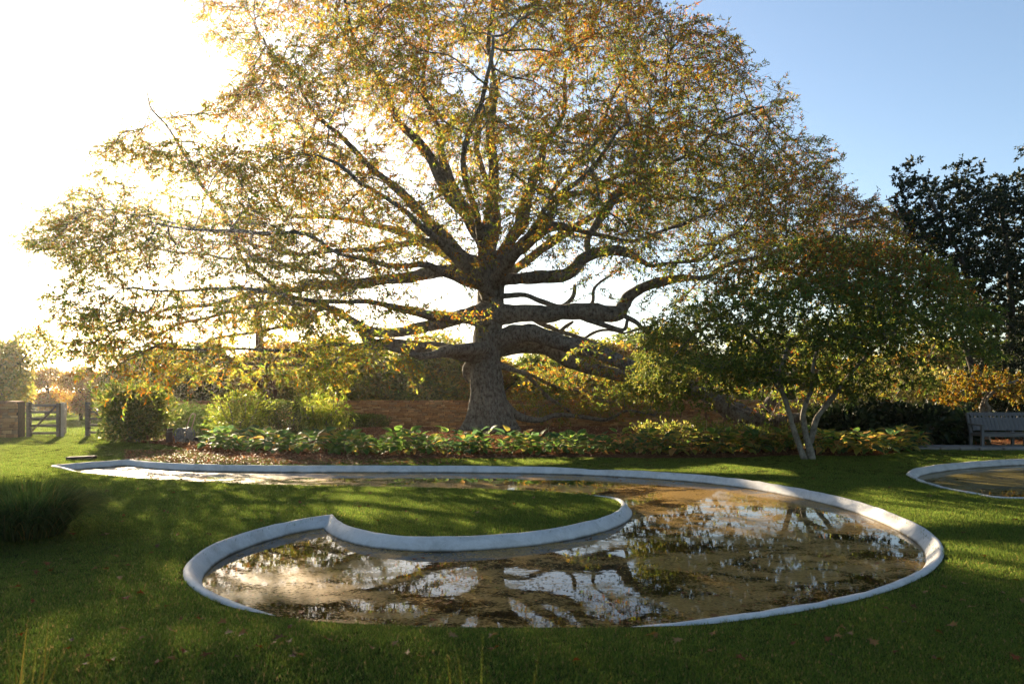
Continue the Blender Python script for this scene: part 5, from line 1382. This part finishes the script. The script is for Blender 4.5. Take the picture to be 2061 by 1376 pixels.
# ------------------------------------------------------------------ mown grass: tufts set out over the lawn
def tuft(seed, n, spread, h):
    rs = np.random.default_rng(seed)
    a = rs.uniform(0, 2 * math.pi, n); B = np.c_[rs.normal(0, spread, n), rs.normal(0, spread, n), np.full(n, -0.006)]
    out = np.c_[np.cos(a), np.sin(a), np.zeros(n)]; side = np.c_[-np.sin(a), np.cos(a), np.zeros(n)]
    H = h * rs.uniform(0.55, 1.1, n); ln = H * rs.uniform(0.2, 0.95, n); w = rs.uniform(0.0022, 0.0040, n)
    V = np.empty((n, 5, 3), np.float32)
    V[:, 0] = B - side * w[:, None] / 2; V[:, 1] = B + side * w[:, None] / 2
    m = B + out * (ln * .4)[:, None]; m[:, 2] += H * .62
    V[:, 2] = m - side * w[:, None] * .4; V[:, 3] = m + side * w[:, None] * .4
    t = B + out * ln[:, None]; t[:, 2] += H; V[:, 4] = t
    b = np.arange(n)[:, None] * 5
    F = np.concatenate([b + [0, 1, 3], b + [0, 3, 2], b + [2, 3, 4]], 0)
    C = np.repeat(mix_palette([(0.11, 0.16, 0.038), (0.16, 0.195, 0.046), (0.075, 0.12, 0.03), (0.32, 0.26, 0.11)], np.tile([1, .8, .7, .2], (n, 1)).astype(float), n), 5, axis=0)
    return bpy.data.objects.new('grass_tuft', mesh_np('grass_tuft', V.reshape(-1, 3), F, C, mat=M['grass_blade']))
def lawn_points(n, ymin, ymax):
    yy = ymin + (ymax - ymin) * rng.random(n)
    hw = np.minimum(yy * 0.79 + 1.0, 20); xx = rng.uniform(-1, 1, n) * hw
    ok = ~inpoly(xx, yy, BED)
    for p in PONDS: ok &= ~inpoly(xx, yy, p) & (edge_dist(xx, yy, p[::2]) > 0.055)
    ok &= ~((xx > 11) & (yy > 18.6) & (yy < 19.8))
    return np.c_[xx[ok], yy[ok]]
def lawn_grass(name, pts, tufts, smin, smax):
    me = bpy.data.meshes.new(name)
    z = terrain(pts[:, 0], pts[:, 1])
    me.vertices.add(len(pts)); me.vertices.foreach_set('co', np.c_[pts, z].astype(np.float32).ravel())
    a = me.attributes.new('scl', 'FLOAT', 'POINT')
    patch = 0.75 + 0.5 * vnoise(np.c_[pts, pts[:, 0] * 0], 0.8, 14)
    a.data.foreach_set('value', (rng.uniform(smin, smax, len(pts)) * patch).astype(np.float32))
    a = me.attributes.new('rot', 'FLOAT_VECTOR', 'POINT'); r3 = np.zeros((len(pts), 3), np.float32); r3[:, 2] = rng.uniform(0, 6.28, len(pts)); r3[:, :2] = rng.normal(0, .08, (len(pts), 2))
    a.data.foreach_set('vector', r3.ravel())
    o = link(bpy.data.objects.new(name, me))
    ng = bpy.data.node_groups.new('set_out_' + name, 'GeometryNodeTree')
    ng.interface.new_socket('Geometry', in_out='INPUT', socket_type='NodeSocketGeometry'); ng.interface.new_socket('Geometry', in_out='OUTPUT', socket_type='NodeSocketGeometry')
    gi = ng.nodes.new('NodeGroupInput'); go = ng.nodes.new('NodeGroupOutput'); L = ng.links.new
    iop = ng.nodes.new('GeometryNodeInstanceOnPoints'); jn = ng.nodes.new('GeometryNodeJoinGeometry')
    for t in tufts:
        oi = ng.nodes.new('GeometryNodeObjectInfo'); oi.inputs['Object'].default_value = t; oi.inputs['As Instance'].default_value = True
        L(oi.outputs['Geometry'], jn.inputs[0])
    n1 = ng.nodes.new('GeometryNodeInputNamedAttribute'); n1.data_type = 'FLOAT'; n1.inputs['Name'].default_value = 'scl'
    n2 = ng.nodes.new('GeometryNodeInputNamedAttribute'); n2.data_type = 'FLOAT_VECTOR'; n2.inputs['Name'].default_value = 'rot'
    L(gi.outputs[0], iop.inputs['Points']); L(jn.outputs[0], iop.inputs['Instance']); iop.inputs['Pick Instance'].default_value = True
    e2r = ng.nodes.new('FunctionNodeEulerToRotation'); L(n2.outputs[0], e2r.inputs[0]); L(e2r.outputs[0], iop.inputs['Rotation']); L(n1.outputs[0], iop.inputs['Scale'])
    L(iop.outputs[0], go.inputs[0])
    md = o.modifiers.new('tufts', 'NODES'); md.node_group = ng
    return o
TA = [tuft(s, 30, 0.028, 0.026) for s in range(4)]
TBf = [tuft(s + 10, 40, 0.05, 0.032) for s in range(4)]
g1 = lawn_grass('mown_grass', lawn_points(44000, 2.2, 6.5), TA, 0.8, 1.2)
tag(g1, 'short mown green lawn grass before the pond', 'grass', kind='stuff')
g2 = lawn_grass('mown_grass', np.vstack([lawn_points(36000, 6.5, 12.0), lawn_points(42000, 12.0, 24.5)]), TBf, 0.85, 1.3)
tag(g2, 'short mown green lawn grass around and beyond the pond', 'grass', kind='stuff')

fp = np.c_[rng.uniform(-34, -13.8, 16000), 24.6 + 26 * rng.random(16000) ** 1.4]
fp = fp[np.abs(fp[:, 0] / fp[:, 1] + 0.655) < 0.13]
g3 = lawn_grass('field_grass', fp, TBf, 2.2, 4.2)
tag(g3, 'longer sunlit pasture grass in the field beyond the gate', 'grass', kind='stuff')
# ------------------------------------------------------------------ thin air volume added to stand in for sun glare
mb = MB(); mb.box((0, 0, 10.0), (5400, 5400, 22.0))
hm = bpy.data.materials.new('glare_air'); hm.use_nodes = True
for n in list(hm.node_tree.nodes): hm.node_tree.nodes.remove(n)
ho = hm.node_tree.nodes.new('ShaderNodeOutputMaterial'); hv = hm.node_tree.nodes.new('ShaderNodeVolumePrincipled')
hv.inputs['Color'].default_value = (0.95, 0.93, 0.90, 1); hv.inputs['Density'].default_value = 0.0005; hv.inputs['Anisotropy'].default_value = 0.78
hm.node_tree.links.new(hv.outputs[0], ho.inputs['Volume'])
hz = mb.build('glare_haze', hm); tag(hz, 'thin warm air volume added for glare around the sun', 'glare_haze', kind='stuff')
cy.volume_bounces = 0
